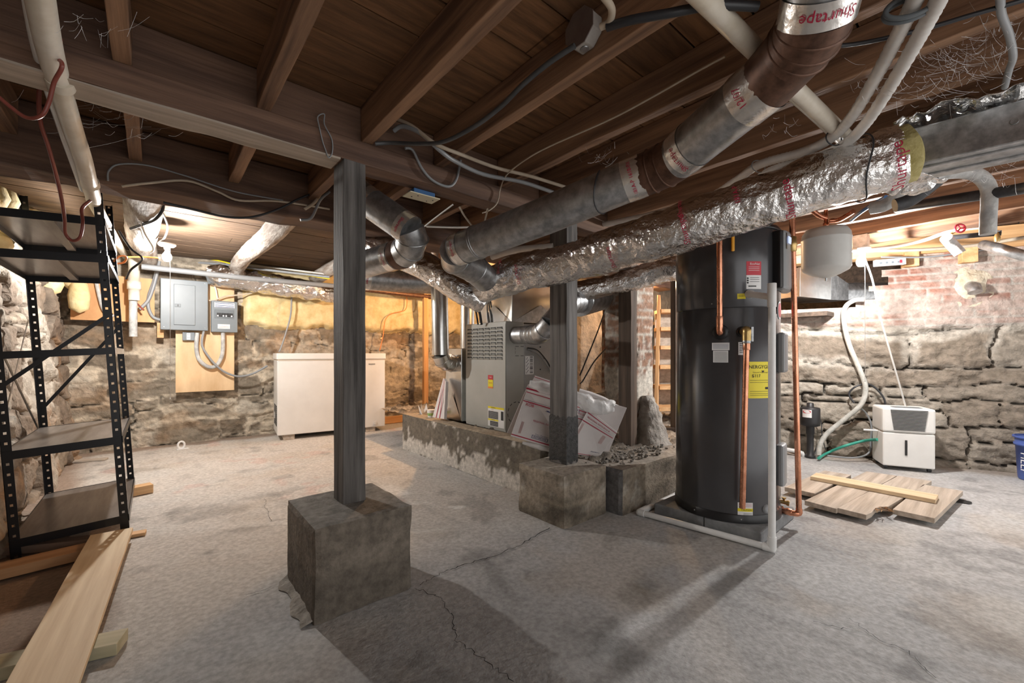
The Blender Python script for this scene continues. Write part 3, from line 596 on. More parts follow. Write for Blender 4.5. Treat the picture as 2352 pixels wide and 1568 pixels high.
back(.165, .215, 1.50, 1.535, 5.760, 5.767).build('latch', 'panellite', dr, .002); back(.185, .197, 1.508, 1.527, 5.756, 5.762).build('latch', 'blackpl', dr)
m = MB()
for (x, z) in ((.075, 1.285), (.425, 1.285), (.075, 1.775), (.425, 1.775)): m.lathe((x, 5.775, z), [(.006, 0), (.004, .004)], 10, axis=(0, -1, 0))
m.build('screw', 'galv', t)
t = thing('generator_panel', 'smaller grey breaker box with a white label right of the large panel', 'electrical panel', (.61, 5.82, 1.255))
back(.485, .735, 1.245, 1.60, 5.79, 5.874).build('cabinet', 'panel', t, .006)
fp = planefn((.61, 5.79, 1.42), (1, 0, 0), (0, 0, 1), .001)
m = MB(); mark(m, fp, -.095, .105, .095, .16); lb = m.build('label_plate', 'white', t)
m = MB()
for i, zz in enumerate((.152, .128, .111)): mark(m, fp, -.09, zz-.004, .09, zz+.003, .001)
m.build('lettering', 'blueink', lb)
lettering('GENERATOR', .016, lambda a, b: fp(a, b+.14, .0015), 'blueink', lb)
back(.515, .70, 1.40, 1.50, 5.786, 5.792).build('breaker_recess', 'panellite', t, .002)
m = MB()
for i in range(6): m.box((.535+i*.026, 5.776, 1.42), (.557+i*.026, 5.79, 1.462))
br = m.build('breaker_switch', 'blackpl', t)
m = MB()
for i in (0, 2, 3, 5): m.box((.538+i*.026, 5.774, 1.421), (.552+i*.026, 5.777, 1.437))
m.build('switch_label', 'white', br)
m = MB(); mark(m, fp, -.065, -.135, .05, -.085); lb = m.build('label_plate', 'white', t); lettering('CAUTION', .014, lambda a, b: fp(a-.007, b-.094, .001), 'redink', lb)
m = MB()
for i in range(4): mark(m, fp, -.06, -.11-i*.006, .045, -.108-i*.006, .001)
m.build('lettering', 'redink', lb)
t = thing('outlet_box', 'small grey outlet box with a white receptacle under the breaker panel', 'outlet', (.285, 5.85, 1.12))
back(.232, .338, 1.145, 1.235, 5.83, 5.874).build('box', 'panel', t, .004); o = back(.268, .30, 1.155, 1.225, 5.826, 5.832).build('receptacle', 'white', t)
m = MB()
for z in (1.172, 1.205):
    for x in (.277, .288): m.box((x, 5.8245, z), (x+.003, 5.8262, z+.01))
m.build('slot', 'slot', o)
yb = 5.845
def BK(l, y=yb, n=8): return spline([KY(px, py, y) for px, py in l], n)
def bc(l, r, mat, label, y=yb, cat='cable', name='electric_cable'): return tag(MB().tube(BK(l, y), r, 10).build(name, mat), label, cat)
bc([(453, 764), (451, 800), (458, 826), (478, 842), (496, 840), (508, 822), (512, 800), (512, 762)], .021, 'pipewrap', 'thick grey cable looping in a U below the two breaker panels', 5.83)
bc([(468, 760), (464, 792), (480, 820), (500, 842), (520, 856), (548, 864), (580, 858), (614, 840)], .012, 'greycable', 'thin grey cord drooping from the panel to the chest freezer', 5.80)
bc([(372, 735), (352, 728), (341, 706), (342, 680), (352, 650), (362, 615)], .016, 'greycable', 'grey cable curving out of the left side of the breaker panel')
bc([(320, 710), (340, 690), (352, 660), (360, 630), (366, 600)], .016, 'greycable', 'grey cable behind the shelf running up beside the breaker panel', 5.83)
bc([(478, 640), (494, 660), (500, 690)], .008, 'whitecable', 'white cable entering the top of the smaller breaker box'); bc([(480, 690), (495, 688), (520, 680), (560, 676), (590, 668), (606, 650)], .008, 'beige', 'beige cable wandering from the smaller breaker box over the yellow foam', 5.80)
bc([(670, 668), (668, 720), (658, 760), (645, 800), (640, 808)], .010, 'greycable', 'grey cord hanging over the yellow foam down to the chest freezer', 5.80)
bc([(220, 640), (228, 680), (240, 715), (262, 726)], .016, 'pipewrap', 'pale conduit bending across the knotty orange board')
tag(MB().lathe(KY(308, 660, 5.7), [(.045, -.13), (.045, -.02), (.055, -.02), (.055, .06), (.045, .06), (.045, .30)], 20).build('service_mast_pipe', 'cream'), 'cream vertical service pipe with a collar behind the shelving uprights', 'pipe')
tag(MB().lathe(KY(306, 700, 5.72), [(.033, -.32), (.033, .18)], 16).build('drop_conduit', 'pipewrap'), 'grey vertical conduit below the cream service pipe', 'conduit')
# yellow foam on the back wall top
def foamfn(x, z): return .05+.10*fbm(x*2.2, z*3, 90, 4)*sstep(1.22, 1.42, z+.10*(fbm(x*4, x*0+2, 91)-.5)*2)
def foam(x0, x1, z0, z1, label, y=YB):
    X, Z = np.meshgrid(np.arange(x0, x1, .025), np.arange(z0, z1, .025)); zb = 1.30+.09*(fbm(X*3.3, X*0, 91)-.5)*2; k = sstep(0, .06, Z-zb)*sstep(x0, x0+.08, X)*sstep(x1, x1-.08, X)
    Yv = y+.05-(.15*k+.09*(fbm(X*4, Z*4, 92, 4)-.5)*k); ny, nx = X.shape; i = np.arange(nx*ny).reshape(ny, nx)
    m = MB(); m.v = np.stack([X, Yv, Z], -1).reshape(-1, 3).tolist(); m.f = [tuple(r) for r in np.stack([i[:-1, :-1], i[:-1, 1:], i[1:, 1:], i[1:, :-1]], -1).reshape(-1, 4).tolist()]; m.sm = [True]*len(m.f)
    return tag(m.build('spray_foam', 'foam'), label, 'insulation', kind='stuff')
foam(.78, 4.4, 1.2, ZC, 'lumpy yellow spray foam along the top of the back wall')
m = MB()
for i in range(26):
    y = 3.0+i*.115+random.uniform(-.03, .03); z = 1.72+random.uniform(-.12, .26)
    if 4.0 < y < 4.75 and z < 1.86: continue
    m.lathe((-.70+random.uniform(-.03, .02), y, z), [(.005, -.10), (.06, -.07), (.085, 0), (.065, .06), (.005, .09)], 12)
m.lathe((-.55, 5.75, 1.55), [(.01, -.16), (.07, -.12), (.08, 0), (.06, .12), (.01, .16)], 14).lathe((-.60, 5.8, 1.8), [(.01, -.2), (.10, -.12), (.12, 0), (.09, .15), (.01, .2)], 14)
tag(m.build('spray_foam', 'foam'), 'blobs of yellow foam along the top of the left stone wall', 'insulation', kind='stuff')
# window in the left wall
WY = 4.10
struct(MB().box((-.86, 2.95, 1.50), (-.80, 3.43, 1.52)).box((-.86, 2.95, 1.84), (-.80, 3.43, 1.87)).box((-.86, 2.95, 1.52), (-.80, 2.975, 1.84)).box((-.86, 3.405, 1.52), (-.80, 3.43, 1.84)).box((-.85, 3.18, 1.52), (-.82, 3.20, 1.84)).build('window_1', 'white'))
struct(MB().box((-.845, 2.975, 1.52), (-.84, 3.405, 1.84)).build('window_1', 'pane'))
# conduit and foil duct along the back ceiling
tag(MB().tube([KY(325, 612, 5.55), KY(560, 638, 5.55), KY(765, 656, 5.55)], .028, 14).build('black_conduit', 'greycable'), 'dark grey iron pipe running along the back wall above the breaker panel', 'pipe')
tag(MB().tube([KY(835, 664, 5.55), KY(900, 672, 5.55), KY(992, 682, 5.55)], .034, 14).build('drain_pipe', 'rust'), 'dark drain pipe above the yellow foam right of the tall grey post', 'pipe')
def crink(a1, a2, s=0): return lambda L, t: a1*(float(vn(L*9, t*1.6, s))-.5)*2+a2*(abs(float(vn(L*26, t*4.5, s+3))-.5)*-2+.5)
def foilduct(pts, r, label, n=44, step=.022, a1=.012, a2=.010, name='insulated_duct', ribs=None):
    P = []; 
    for i in range(len(pts)-1):
        L = np.linalg.norm(np.array(pts[i+1])-np.array(pts[i])); k = max(1, int(L/step))
        for j in range(k): P.append(np.array(pts[i])*(1-j/k)+np.array(pts[i+1])*j/k)
    P.append(np.array(pts[-1])); f = crink(a1, a2, random.random()*50)
    t = thing(name, label, 'duct', (P[0]+P[-1])/2); MB().tube(P, r if not hasattr(r, '__len__') else np.interp(np.linspace(0, 1, len(P)), np.linspace(0, 1, len(r)), r).tolist(), n, disp=f).build('foil_jacket', 'foil', t)
    return t, P
foilduct(spline([KY(482, 632, 5.78), KY(540, 640, 5.70), KY(640, 655, 5.68), KY(765, 675, 5.70)], 6), .11, 'crinkled foil duct lying above the yellow foam left of the tall post', a1=.03, a2=.02)
# ================================================================ ROUND DUCTS
def band(c, ax, r, w, parent, mat='tape', name='tape_band', text=None, size=.03, th=0, flip=False, along=False, ink='redink', amp=.0012):
    c = np.array(c, float); ax = unit(ax); m = MB()
    m.tube([c-ax*w/2, c-ax*w/6, c+ax*w/6, c+ax*w/2], r+.0022, 40, cap=False, disp=lambda L, t: amp*(float(vn(L*60, t*6))-.5)*2)
    b = m.build(name, mat, parent)
    if text: wrap(c, ax, r+.0058, text, size, b, th, flip, along, ink)
    return b
def wrap(c, ax, r, text, size, parent, th=0, flip=False, along=False, ink='redink'):
    c = np.array(c, float); ax = unit(ax); e1 = unit(C0-c-ax*np.dot(C0-c, ax)); e2 = np.cross(ax, e1); sg = -1 if flip else 1
    def fn(a, b):
        u, v = (-b, a) if along else (a, b)
        u *= sg; v *= sg; q = th+u/r
        return c+ax*v+(e1*math.cos(q)+e2*math.sin(q))*r
    return lettering(text, size, fn, ink, parent)
def round_duct(pts, r, label, mat='galv', name='round_duct', n=40, parts=None, seams=()):
    t = thing(name, label, 'duct', (np.array(pts[0])+pts[-1])/2)
    return t
def sect(t, pts, r, mat='galv', name='duct_section', n=40, cap=True): return MB().tube(pts, r, n, cap).build(name, mat, t)
def ribs(t, c, ax, r, mat, k=2, sp=.012):
    for i in range(k):
        q = np.array(c)+unit(ax)*sp*i; MB().tube([q-unit(ax)*.003, q, q+unit(ax)*.003], [r, r+.004, r], 40, cap=False).build('crimp_bead', mat, t)
def gore(t, A, B, dirA, dirB, r, k, mat, name='elbow'):
    """segmented elbow from A to B"""
    A = np.array(A, float); B = np.array(B, float); L = np.linalg.norm(B-A); ps = []
    for i in range(k+1):
        s = i/k; h = L*.55; P1 = A+unit(dirA)*h*.6; P2 = B-unit(dirB)*h*.6
        ps.append((1-s)**3*A+3*(1-s)**2*s*P1+3*(1-s)*s*s*P2+s**3*B)
    o = MB().tube(ps, r, 40).build(name, mat, t)
    for p, a, b in zip(ps[1:-1], ps, ps[2:]):
        d = unit(b-a); MB().tube([p-d*.004, p, p+d*.004], [r, r+.0045, r], 40, cap=False).build('elbow_bead', mat, o)
    return ps
R1 = .083
d = [K(1048, 575, 2.22), K(1250, 497, 1.92), K(1468, 406, 1.72), K(1500, 393, 1.69), K(1556, 362, 1.60), K(1760, 190, 1.25), K(1815, 130, 1.165), K(1872, 48, 1.06), K(1905, -90, .97)]
t = round_duct([d[0], d[5]], R1, 'long galvanised round duct rising from the furnace to the rusty elbow at the top right')
sect(t, [d[0], d[1], d[2]], R1); gore(t, d[2], d[4], d[2]-d[1], d[5]-d[4], R1+.001, 3, 'rust'); sect(t, [d[4], d[5]], R1)
sect(t, [d[5], d[6]], R1+.002, 'rust', 'rusty_collar'); gore(t, d[6], d[7]+(d[8]-d[7])*.15, d[6]-d[5], d[8]-d[7], R1+.002, 4, 'rust', 'rusty_elbow'); sect(t, [d[7]+(d[8]-d[7])*.15, d[8]], R1-.001)
ax = unit(d[2]-d[1]); band(d[2]-ax*.02, ax, R1, .075, t, text='181A-P 161B-FX', size=.021, th=-.1, flip=True)
ax = unit(d[5]-d[4]); band(d[4]+ax*.055, ax, R1, .06, t, text='Shurtape', size=.030, th=.1, flip=True); band(d[5]-ax*.035, ax, R1+.001, .085, t, text='12/07', size=.030, th=-.2, flip=True)
ax = unit(d[8]-d[7]); band(d[7]+(d[8]-d[7])*.30, ax, R1+.001, .06, t, text='Shurtape', size=.035, th=.3, flip=True)
ax = unit(d[1]-d[0]); ribs(t, d[0]+ax*.14, ax, R1, 'galv'); band(d[0]+ax*.035, ax, R1, .05, t, text='Shurtape', size=.022, th=-.2, flip=True)
# elbow down from the left end of that duct
gore(t, d[0]-ax*.005, K(1115, 640, 2.62), -ax, unit([.6, .8, -.3]), R1, 3, 'galv')
ax = unit(d[1]-d[0]); w_ = d[1]+(d[2]-d[1])*.62
tag(MB().tube([w_+(unit(np.cross(unit(d[2]-d[1]), [0, 0, 1]))*math.cos(q)+np.array([0, 0, 1.])*math.sin(q))*(R1+.004)+unit(d[2]-d[1])*.008*math.sin(q*2) for q in np.linspace(0, 2*math.pi, 30)], .0025, 6).build('wire_loop', 'blackcable'), 'black wire looped around the long galvanised duct', 'wire')
# left elbow group: pipe coming down from behind the post, elbow, pipe going back left
e = [K(800, 425, 2.28), K(845, 462, 2.25), K(940, 528, 2.2), K(952, 555, 2.24), K(925, 582, 2.33), K(862, 600, 2.45), K(790, 622, 2.6)]
t = round_duct([e[0], e[6]], .078, 'galvanised duct bending back on itself just right of the tall grey post')
sect(t, [e[0], e[1], e[2]], .080); gore(t, e[2], e[4], e[2]-e[1], e[5]-e[4], .081, 3, 'galv'); sect(t, [e[4], e[5], e[6]], .078)
ax = unit(e[2]-e[1]); band(e[1]+ax*.015, ax, .080, .05, t, text='Shurtape', size=.024, th=.2); band(e[2]-ax*.02, ax, .080, .06, t, text='Shurtape', size=.024, th=.1)
ax = unit(e[5]-e[4]); sect(t, [e[4]+ax*.0, e[4]+ax*.05], .082, 'rust', 'rusty_collar'); band(e[4]+ax*.085, ax, .078, .05, t, text='Shurtape', size=.02)
# horizontal duct behind, above the foam
g = [K(790, 634, 3.6), K(990, 650, 4.05)]
t = round_duct(g, .105, 'dull galvanised duct running level behind the tall post toward the vertical pipe'); sect(t, g, .105); band(g[0]+unit(g[1]-g[0])*.17, g[1]-g[0], .105, .07, t, text='Shurtape', size=.03)
foilduct(spline([K(838, 560, 3.05), K(905, 582, 2.95), K(985, 615, 2.85), K(1055, 665, 2.8), K(1110, 690, 2.85)], 6), .088, 'foil wrapped duct sloping down to the furnace plenum behind the elbow', a1=.008, a2=.008)
# vertical returns
v0, v1 = K(1007, 640, 3.9), K(1012, 815, 3.9)
t = round_duct([v0, v1], .075, 'bright vertical round pipe dropping to the sheet metal box left of the furnace'); sect(t, [v0+[0, 0, .35], v1], .078, 'shiny')
v2 = np.array([2.215, v1[1]+.03, .905]); gore(t, v1, v2, [0, 0, -1.3], [1.3, 0, 0], .080, 4, 'shiny')
q0, q1 = np.array([2.36, 3.47, 1.62]), np.array([2.36, 3.47, 1.052]); t = round_duct([q0, q1], .07, 'second bright vertical pipe right behind the first one'); sect(t, [q0+[0, 0, .2], q1], .07, 'shiny')
# ================================================================ RETURN BOX, FURNACE
def zpl(x, y): return float(plat(np.array(x), np.array(y)))
x0, y0, y1, zf = 2.20, 3.33, 3.62, .36
t = thing('return_air_box', 'bright sheet metal box standing to the left of the furnace', 'duct box', (x0+.15, y0+.14, zf))
o = MB(); o.hexa([(x0, y0, zf), (x0+.45, y0, zf), (x0+.45, y1+.02, zf), (x0, y1+.02, zf)], [(x0, y0, 1.05), (x0+.45, y0, 1.05), (x0+.45, y1-.03, 1.05), (x0, y1-.03, 1.05)]); o.build('box_body', 'shiny', t, .004)
m = MB(); m.prism([(x0-.001, y0+.01, zf+.02), (x0-.001, y1-.01, zf+.02), (x0-.012, (y0+y1)/2, .62)], (.002, 0, 0)).build('cross_break', 'shiny', t)
for z in (.34,): MB().tube([(x0+.02, y1-.02, zf), (x0+.02, y1-.02, .30)], .012, 8).build('leg', 'galv', t)
fx, ya, yb_, zb_, zt = 2.225, 2.70, 3.29, .345, 1.272
t = thing('furnace', 'tall putty-grey furnace with a louvred front standing on the raised curb platform', 'furnace', (2.6, 3.0, zb_))
MB().box((fx, ya, zb_), (fx+.20, yb_, zt)).build('front_casing', 'furn', t, .006)
MB().box((fx+.203, ya+.008, zb_), (fx+.80, yb_-.008, zt-.012)).build('rear_casing', 'furnside', t, .006)
MB().box((fx-.004, ya+.004, zb_+.02), (fx-.001, yb_-.004, zt-.022)).build('front_door', 'furn', t)
ff = planefn((fx-.0045, (ya+yb_)/2, 0), (0, -1, 0), (0, 0, 1), .0)
m = MB(); m2 = MB()
for r_ in range(9):
    for c_ in range(6):
        u0 = -.262+c_*.088; z = 1.222-r_*.032
        for k in range(4):
            ua = u0+k*.019; ub = ua+.019; dz = [0, .006, .006, 0][k]; dz2 = [.006, .006, .006, 0][k] if k < 3 else 0
            h0 = .004*math.sin(math.pi*k/4); h1 = .004*math.sin(math.pi*(k+1)/4)
            m.add([ff(ua, z-.006+h0), ff(ub, z-.006+h1), ff(ub, z+.005+h1*-.3), ff(ua, z+.005+h0*-.3)], [(0, 1, 2, 3)])
            m2.add([ff(ua, z-.006+h0), ff(ub, z-.006+h1), ff(ub, z-.012+h1, .010), ff(ua, z-.012+h0, .010)], [(0, 1, 2, 3)]); m2.add([ff(ua, z-.012+h0, .010), ff(ub, z-.012+h1, .010), ff(ub, z-.018, .001), ff(ua, z-.018, .001)], [(0, 1, 2, 3)])
L_ = m2.build('louvre', 'furn', t); 
for v in L_.data.vertices: pass
m.v = [(x-.0012, y, z) for x, y, z in m.v]; m.build('louvre_opening', 'slot', t)
fm = planefn((fx-.0045, (ya+yb_)/2, 0), (0, -1, 0), (0, 0, 1), .0012)
def panelq(fn, x0, y0, x1, y1, mat, parent, name='label_plate', e=0):
    m = MB(); mark(m, fn, x0, y0, x1, y1, e); return m.build(name, mat, parent)
o = panelq(fm, .055, .70, .125, .815, 'yellow', t, 'badge_sticker'); panelq(fm, .055, .775, .125, .815, 'red', o, 'badge_band', .0006); panelq(fm, .055, .70, .125, .715, 'orange', o, 'badge_band', .0006)
lettering('PyroVit', .016, lambda a, b: fm(a+.09, b+.748, .0012), 'redink', o); lettering('TEMP', .014, lambda a, b: fm(a+.09, b+.795, .0012), 'whiteink', o)
o = panelq(fm, .055, .375, .275, .545, 'white', t, 'warning_label'); panelq(fm, .055, .528, .275, .545, 'yellow', o, 'yellow_stripe', .0006); panelq(fm, .055, .425, .20, .438, 'yellow', o, 'yellow_stripe', .0006)
m = MB(); mark(m, fm, .062, .442, .196, .505, .0006); mark(m, fm, .085, .380, .196, .420, .0006); mark(m, fm, .235, .44, .268, .515, .0006); m.build('text_block', 'slot', o)
m = MB()
for i in range(9): mark(m, fm, .066, .448+i*.0062, .190, .4492+i*.0062, .001)
for i in range(5): mark(m, fm, .09, .386+i*.0062, .190, .3872+i*.0062, .001)
m.build('text_line', 'whiteink', o)
lettering('! !', .03, lambda a, b: fm(a+.12, b+.515, .001), 'redink', o); lettering('WARNING', .013, lambda a, b: fm(a+.13, b+.5355, .0012), 'blackink', o); lettering('DANGER', .011, lambda a, b: fm(a+.13, b+.431, .0012), 'blackink', o)
fs = planefn((fx, ya, 0), (1, 0, 0), (0, 0, 1), .001)
m = MB()
for (a, b, c_, d_) in ((.10, 1.06, .14, 1.062), (.16, 1.06, .195, 1.062), (.10, .98, .14, .982), (.16, .98, .195, .982), (.10, 1.0, .103, 1.02), (.10, 1.03, .103, 1.05)): mark(m, fs, a, b, c_, d_+.002)
for k in range(12):
    q = 2*math.pi*k/12; 
    qs = [q, q+.3]; m.add([fs(.11+.095*math.cos(qs[0]), .50+.095*math.sin(qs[0])), fs(.11+.095*math.cos(qs[1]), .50+.095*math.sin(qs[1])), fs(.11+.089*math.cos(qs[1]), .50+.089*math.sin(qs[1])), fs(.11+.089*math.cos(qs[0]), .50+.089*math.sin(qs[0]))], [(0, 1, 2, 3)])
m.build('knockout_outline', 'blackink', t)
fr = planefn((fx, ya+.008, 0), (1, 0, 0), (0, 0, 1), .0015)
o = panelq(fr, .22, .82, .32, .98, 'white', t, 'barcode_label'); m = MB(); z = .83
while z < .97:
    h = random.choice([.002, .004, .006]); mark(m, fr, .275, z, .31, z+h, .0006); z += h+random.choice([.003, .005])
for i in range(14): mark(m, fr, .23+.010*(i % 3), .83+i*.010, .238+.010*(i % 3), .837+i*.010, .0006)
m.build('barcode', 'blackink', o)
o = panelq(fr, .56, .60, .90, .805, 'yellow', t, 'energy_label'); lettering('ENERGYGUIDE', .046, lambda a, b: fr(a+.73, b+.775, .001), 'blackink', o)
m = MB(); m.add([fr(.72, .755, .001), fr(.74, .755, .001), fr(.73, .74, .001)], [(0, 1, 2)])
for i in range(5): mark(m, fr, .62, .64+i*.018, .84, .643+i*.018, .001)
m.build('text_line', 'blackink', o)
for k, (r_, mm) in enumerate(((.006, 'blackcable'), (.005, 'greycable'))):
    MB().tube(spline([fr(.24, 1.05-.01*k, .01), fr(.34, 1.03-.03*k, .03), fr(.44, .94-.04*k, .04), fr(.52, .86-.02*k, .03), fr(.66, .82, .02)]), r_, 8).build('wire', mm, t)
for k in range(4): MB().lathe(fr(.40+.05*(k % 2), 1.06-.1*k), [(.006, 0), (.006, .005)], 10, axis=(0, -1, 0)).build('screw', 'blackpl', t)
# plenum above
zt0 = 1.27
t = thing('furnace_plenum', 'sheet metal plenum box with diagonal creases on top of the furnace', 'plenum', (2.5, 3.0, zt0))
o = MB(); o.hexa([(2.34, 2.76, zt0), (3.0, 2.76, zt0), (3.0, 3.24, zt0), (2.34, 3.24, zt0)], [(2.34, 2.76, 1.62), (3.0, 2.76, 1.62), (3.0, 3.24, 1.62), (2.34, 3.24, 1.62)]); o.build('box_body', 'shiny', t, .004)
MB().prism([(2.339, 2.77, 1.275), (2.339, 3.23, 1.275), (2.325, 3.0, 1.44)], (.002, 0, 0)).build('cross_break', 'shiny', t)
MB().prism([(2.35, 2.759, 1.275), (2.99, 2.759, 1.275), (2.67, 2.745, 1.44)], (0, .002, 0)).build('cross_break', 'galv', t)
for k in range(2): MB().tube(spline([(2.335, 3.12-.03*k, 1.58), (2.33, 3.10-.03*k, 1.45), (2.325, 3.09-.05*k, 1.35), (2.33, 3.08-.04*k, 1.275)]), .007, 8).build('wire', 'greycable', t)
MB().box((2.42, 2.95, 1.62), (2.95, 3.2, 1.70)).build('top_collar', 'galv', t)
for x in (1095, 1103): cable('electric_cable', 'black cable hanging from the ducts to the back of the furnace, '+('left' if x == 1095 else 'right')+' of a pair', 'cable', SP([(x-22, 670, 3.6), (x-10, 690, 3.62), (x-2, 715, 3.65), (x+3, 745, 3.7)]), .012 if x == 1103 else .008, 'blackcable')
# flue
r = .074; p0 = np.array([2.33, 2.70, 1.175]); P = [K(1188, 773, 3.42), K(1207, 772, 3.30), K(1232, 765, 3.22), K(1250, 752, 3.22), K(1268, 728, 3.25), K(1285, 712, 3.30)]
t = thing('flue_pipe', 'galvanised elbowed flue pipe running from the furnace side to the brick chimney', 'flue', p0)
f0 = np.array([2.33, 2.70, 1.155]); f1 = np.array([2.33, 2.56, 1.155]); f2 = K(1262, 745, 3.08); f3 = K(1300, 700, 3.15)
MB().tube([f0, f1], r, 32).build('collar', 'galv', t)
gore(t, f1, f2, (0, -.2, 0), unit(f3-f2), r, 5, 'galv'); MB().tube([f2, f3], r+.003, 32).build('pipe_section', 'galv', t)
f4 = K(1330, 692, 3.3); f5 = K(1395, 678, 3.75); f6 = K(1432, 668, 4.3); gore(t, f3, f4, unit(f3-f2), unit(f5-f4), .088, 3, 'galv'); MB().tube([f4, f5], [.12, .115], 32).build('pipe_section', 'galv', t); MB().tube([f5, f5*.6+f6*.4, f6], [.10, .075, .075], 32).build('reducer', 'galv', t)
# big foil duct
fd, fP = foilduct(spline([K(1092, 672, 2.85), K(1125, 652, 2.76), K(1200, 627, 2.6), K(1300, 603, 2.45), K(1420, 570, 2.25), K(1550, 528, 2.05), K(1700, 478, 1.90), K(1880, 420, 1.74), K(2062, 362, 1.62)], 5), [.100, .112, .112, .108, .110, .112, .112, .112, .112], 'long crinkled foil duct crossing the room from the furnace to the upper right', a1=.010, a2=.012)
def fdat(px):
    best = min(range(len(fP)), key=lambda i: abs(CXP+FPX*np.dot(fP[i]-C0, RT)/np.dot(fP[i]-C0, FW)-px)); a = fP[max(best-1, 0)]; b = fP[min(best+1, len(fP)-1)]; return fP[best], unit(b-a)
for px, th, s_, al in ((1175, -.7, .03, 0), (1210, .0, .035, 0), (1425, .3, .035, 0), (1582, .1, .04, 0), (1800, .25, .05, 0), (2040, .3, .055, 0), (1700, -.5, .03, 1), (1580, -.8, .03, 0)):
    c_, a_ = fdat(px); wrap(c_, a_, .131 if px > 1300 else .131, 'Shurtape' if not al else '181A-P', s_, fd, th, True)
c_, a_ = fdat(1985); MB().tube(spline([c_+a_*.01*math.sin(q*3)+(unit(np.cross(a_, [0, 0, 1]))*math.cos(q)+np.array([0, 0, 1.])*math.sin(q))*.128 for q in np.linspace(0, 2*math.pi, 24)], 2), .003, 6).build('tie_wire', 'blackcable', fd)
# black joint where the foil is torn, wool, then the bare rectangular duct
c_, a_ = fP[-1], unit(fP[-1]-fP[-6])
m = MB().tube([c_-a_*.02, c_+a_*.035, c_+a_*.05], [.108, .110, .080], 36, disp=crink(.014, .006, 4)); m.build('wool_lining', 'wool', fd)
t = thing('rectangular_duct', 'bare rectangular sheet metal duct emerging from the torn foil at the right edge', 'duct', K(2200, 370, 1.65))
ra, rb = K(2030, 375, 1.80), K(2420, 285, 1.48); A = axes(ra, rb); Lr = np.linalg.norm(rb-ra)
MB().box((0, -.12, -.075), (Lr, .11, .07), A, ra).build('duct_body', 'galv', t, .006)
for yy in (-.075, .03): MB().tube([ra+A@np.array([0, yy, -.077]), ra+A@np.array([Lr, yy, -.077])], .006, 8).build('lengthwise_rib', 'galv', t)
for xx in (.35, .47): MB().lathe(ra+A@np.array([xx, -.121, 0]), [(.011, 0), (.010, .003)], 14, axis=A@np.array([0, -1, 0])).build('screw', 'galv', t)
# loose foil over it
def foil_sheet(c, A, lx, ly, name, label, seed, parent=None, amp=.05):
    X, Y = np.meshgrid(np.linspace(-lx/2, lx/2, 60), np.linspace(-ly/2, ly/2, 44)); h = amp*(np.abs(fbm(X*7+seed, Y*7, seed, 3)-.5)*-2+.5)+amp*.6*(np.abs(vn(X*22, Y*22, seed)-.5)*-2+.5)-1.6*Y*Y
    edge = 1+.12*(vn(Y*14, X*0+seed, 4)-.5); P = np.stack([X*edge, Y, h], -1)@A.T+c; i = np.arange(60*44).reshape(44, 60); m = MB(); m.v = P.reshape(-1, 3).tolist()
    m.f = [tuple(r) for r in np.stack([i[:-1, :-1], i[:-1, 1:], i[1:, 1:], i[1:, :-1]], -1).reshape(-1, 4).tolist()]; m.sm = [False]*len(m.f)
    o = m.build(name, 'foil', parent); s_ = o.modifiers.new('thick', 'SOLIDIFY'); s_.thickness = .002
    if label: tag(o, label, 'foil')
    return o
foil_sheet(K(2290, 268, 1.52)+[0, 0, .05], A, .55, .30, 'torn_foil_wrap', 'torn loose foil wrap draped over the bare rectangular duct at the right', 3)
Am = axes(K(2050, 400, 1.62), K(2190, 425, 1.66), (0, .3, 1)); foil_sheet(K(2085, 425, 1.66), Am, .22, .12, 'torn_foil_flap', 'hanging torn foil flap under the end of the big foil duct', 9, amp=.03)
# second foil duct behind
foilduct(spline([K(1325, 668, 3.25), K(1400, 655, 3.2), K(1470, 635, 3.15), K(1560, 612, 3.1), K(1640, 590, 3.15)], 5), [.07, .075, .085, .098, .10], 'second foil duct passing behind the tarred post toward the water heater', a1=.012, a2=.012)
# ================================================================ MAILING BOXES
def carton(c, thick, label, deco, seed=0, name='mailing_box', inner=False):
    """c = front corners tl,tr,br,bl"""
    tl, tr, br, bl = [np.array(q) for q in c]; t = thing(name, label, 'cardboard box', (bl+br)/2); u = unit(tr-tl+br-bl); v = unit(tl-bl+tr-br); v = unit(v-u*np.dot(u, v)); n = np.cross(u, v)
    if np.dot(n, C0-tl) < 0: n = -n
    MB().hexa([tl, bl, br, tr], [q-n*thick for q in (tl, bl, br, tr)]).build('carton_body', 'cartonin' if inner else 'carton', t, .002)
    w = np.linalg.norm(tr-tl+br-bl)/2; h = np.linalg.norm(tl-bl+tr-br)/2
    def fn(a, b, e=0):   # a,b in 0..1
        return (bl*(1-a)+br*a)*(1-b)+(tl*(1-a)+tr*a)*b+n*(.0015+e)
    def st(x0, y0, x1, y1, mat, nm='print_stripe'):
        m = MB(); m.add([fn(x0, y0), fn(x1, y0), fn(x1, y1), fn(x0, y1)], [(0, 1, 2, 3)]); return m.build(nm, mat, t)
    def tx(s, cx, cy, size, mat='blueink'): return lettering(s, size, lambda a, b: fn(cx+a/w, cy+b/h, .0005), mat, t)
    deco(st, tx, fn, t); return t
def eagle(t, fn, cx, cy, s, asp):
    m = MB(); m.add([fn(cx+a*s, cy+b*s*asp, .0005) for a, b in ((-1, -.6), (.7, -.6), (1, .1), (.2, .6), (-.7, .7), (-.2, .35), (-.9, .3), (-.1, .05))], [(0, 1, 2, 3, 4, 5, 6, 7)]); m.build('postal_emblem', 'blueink', t)
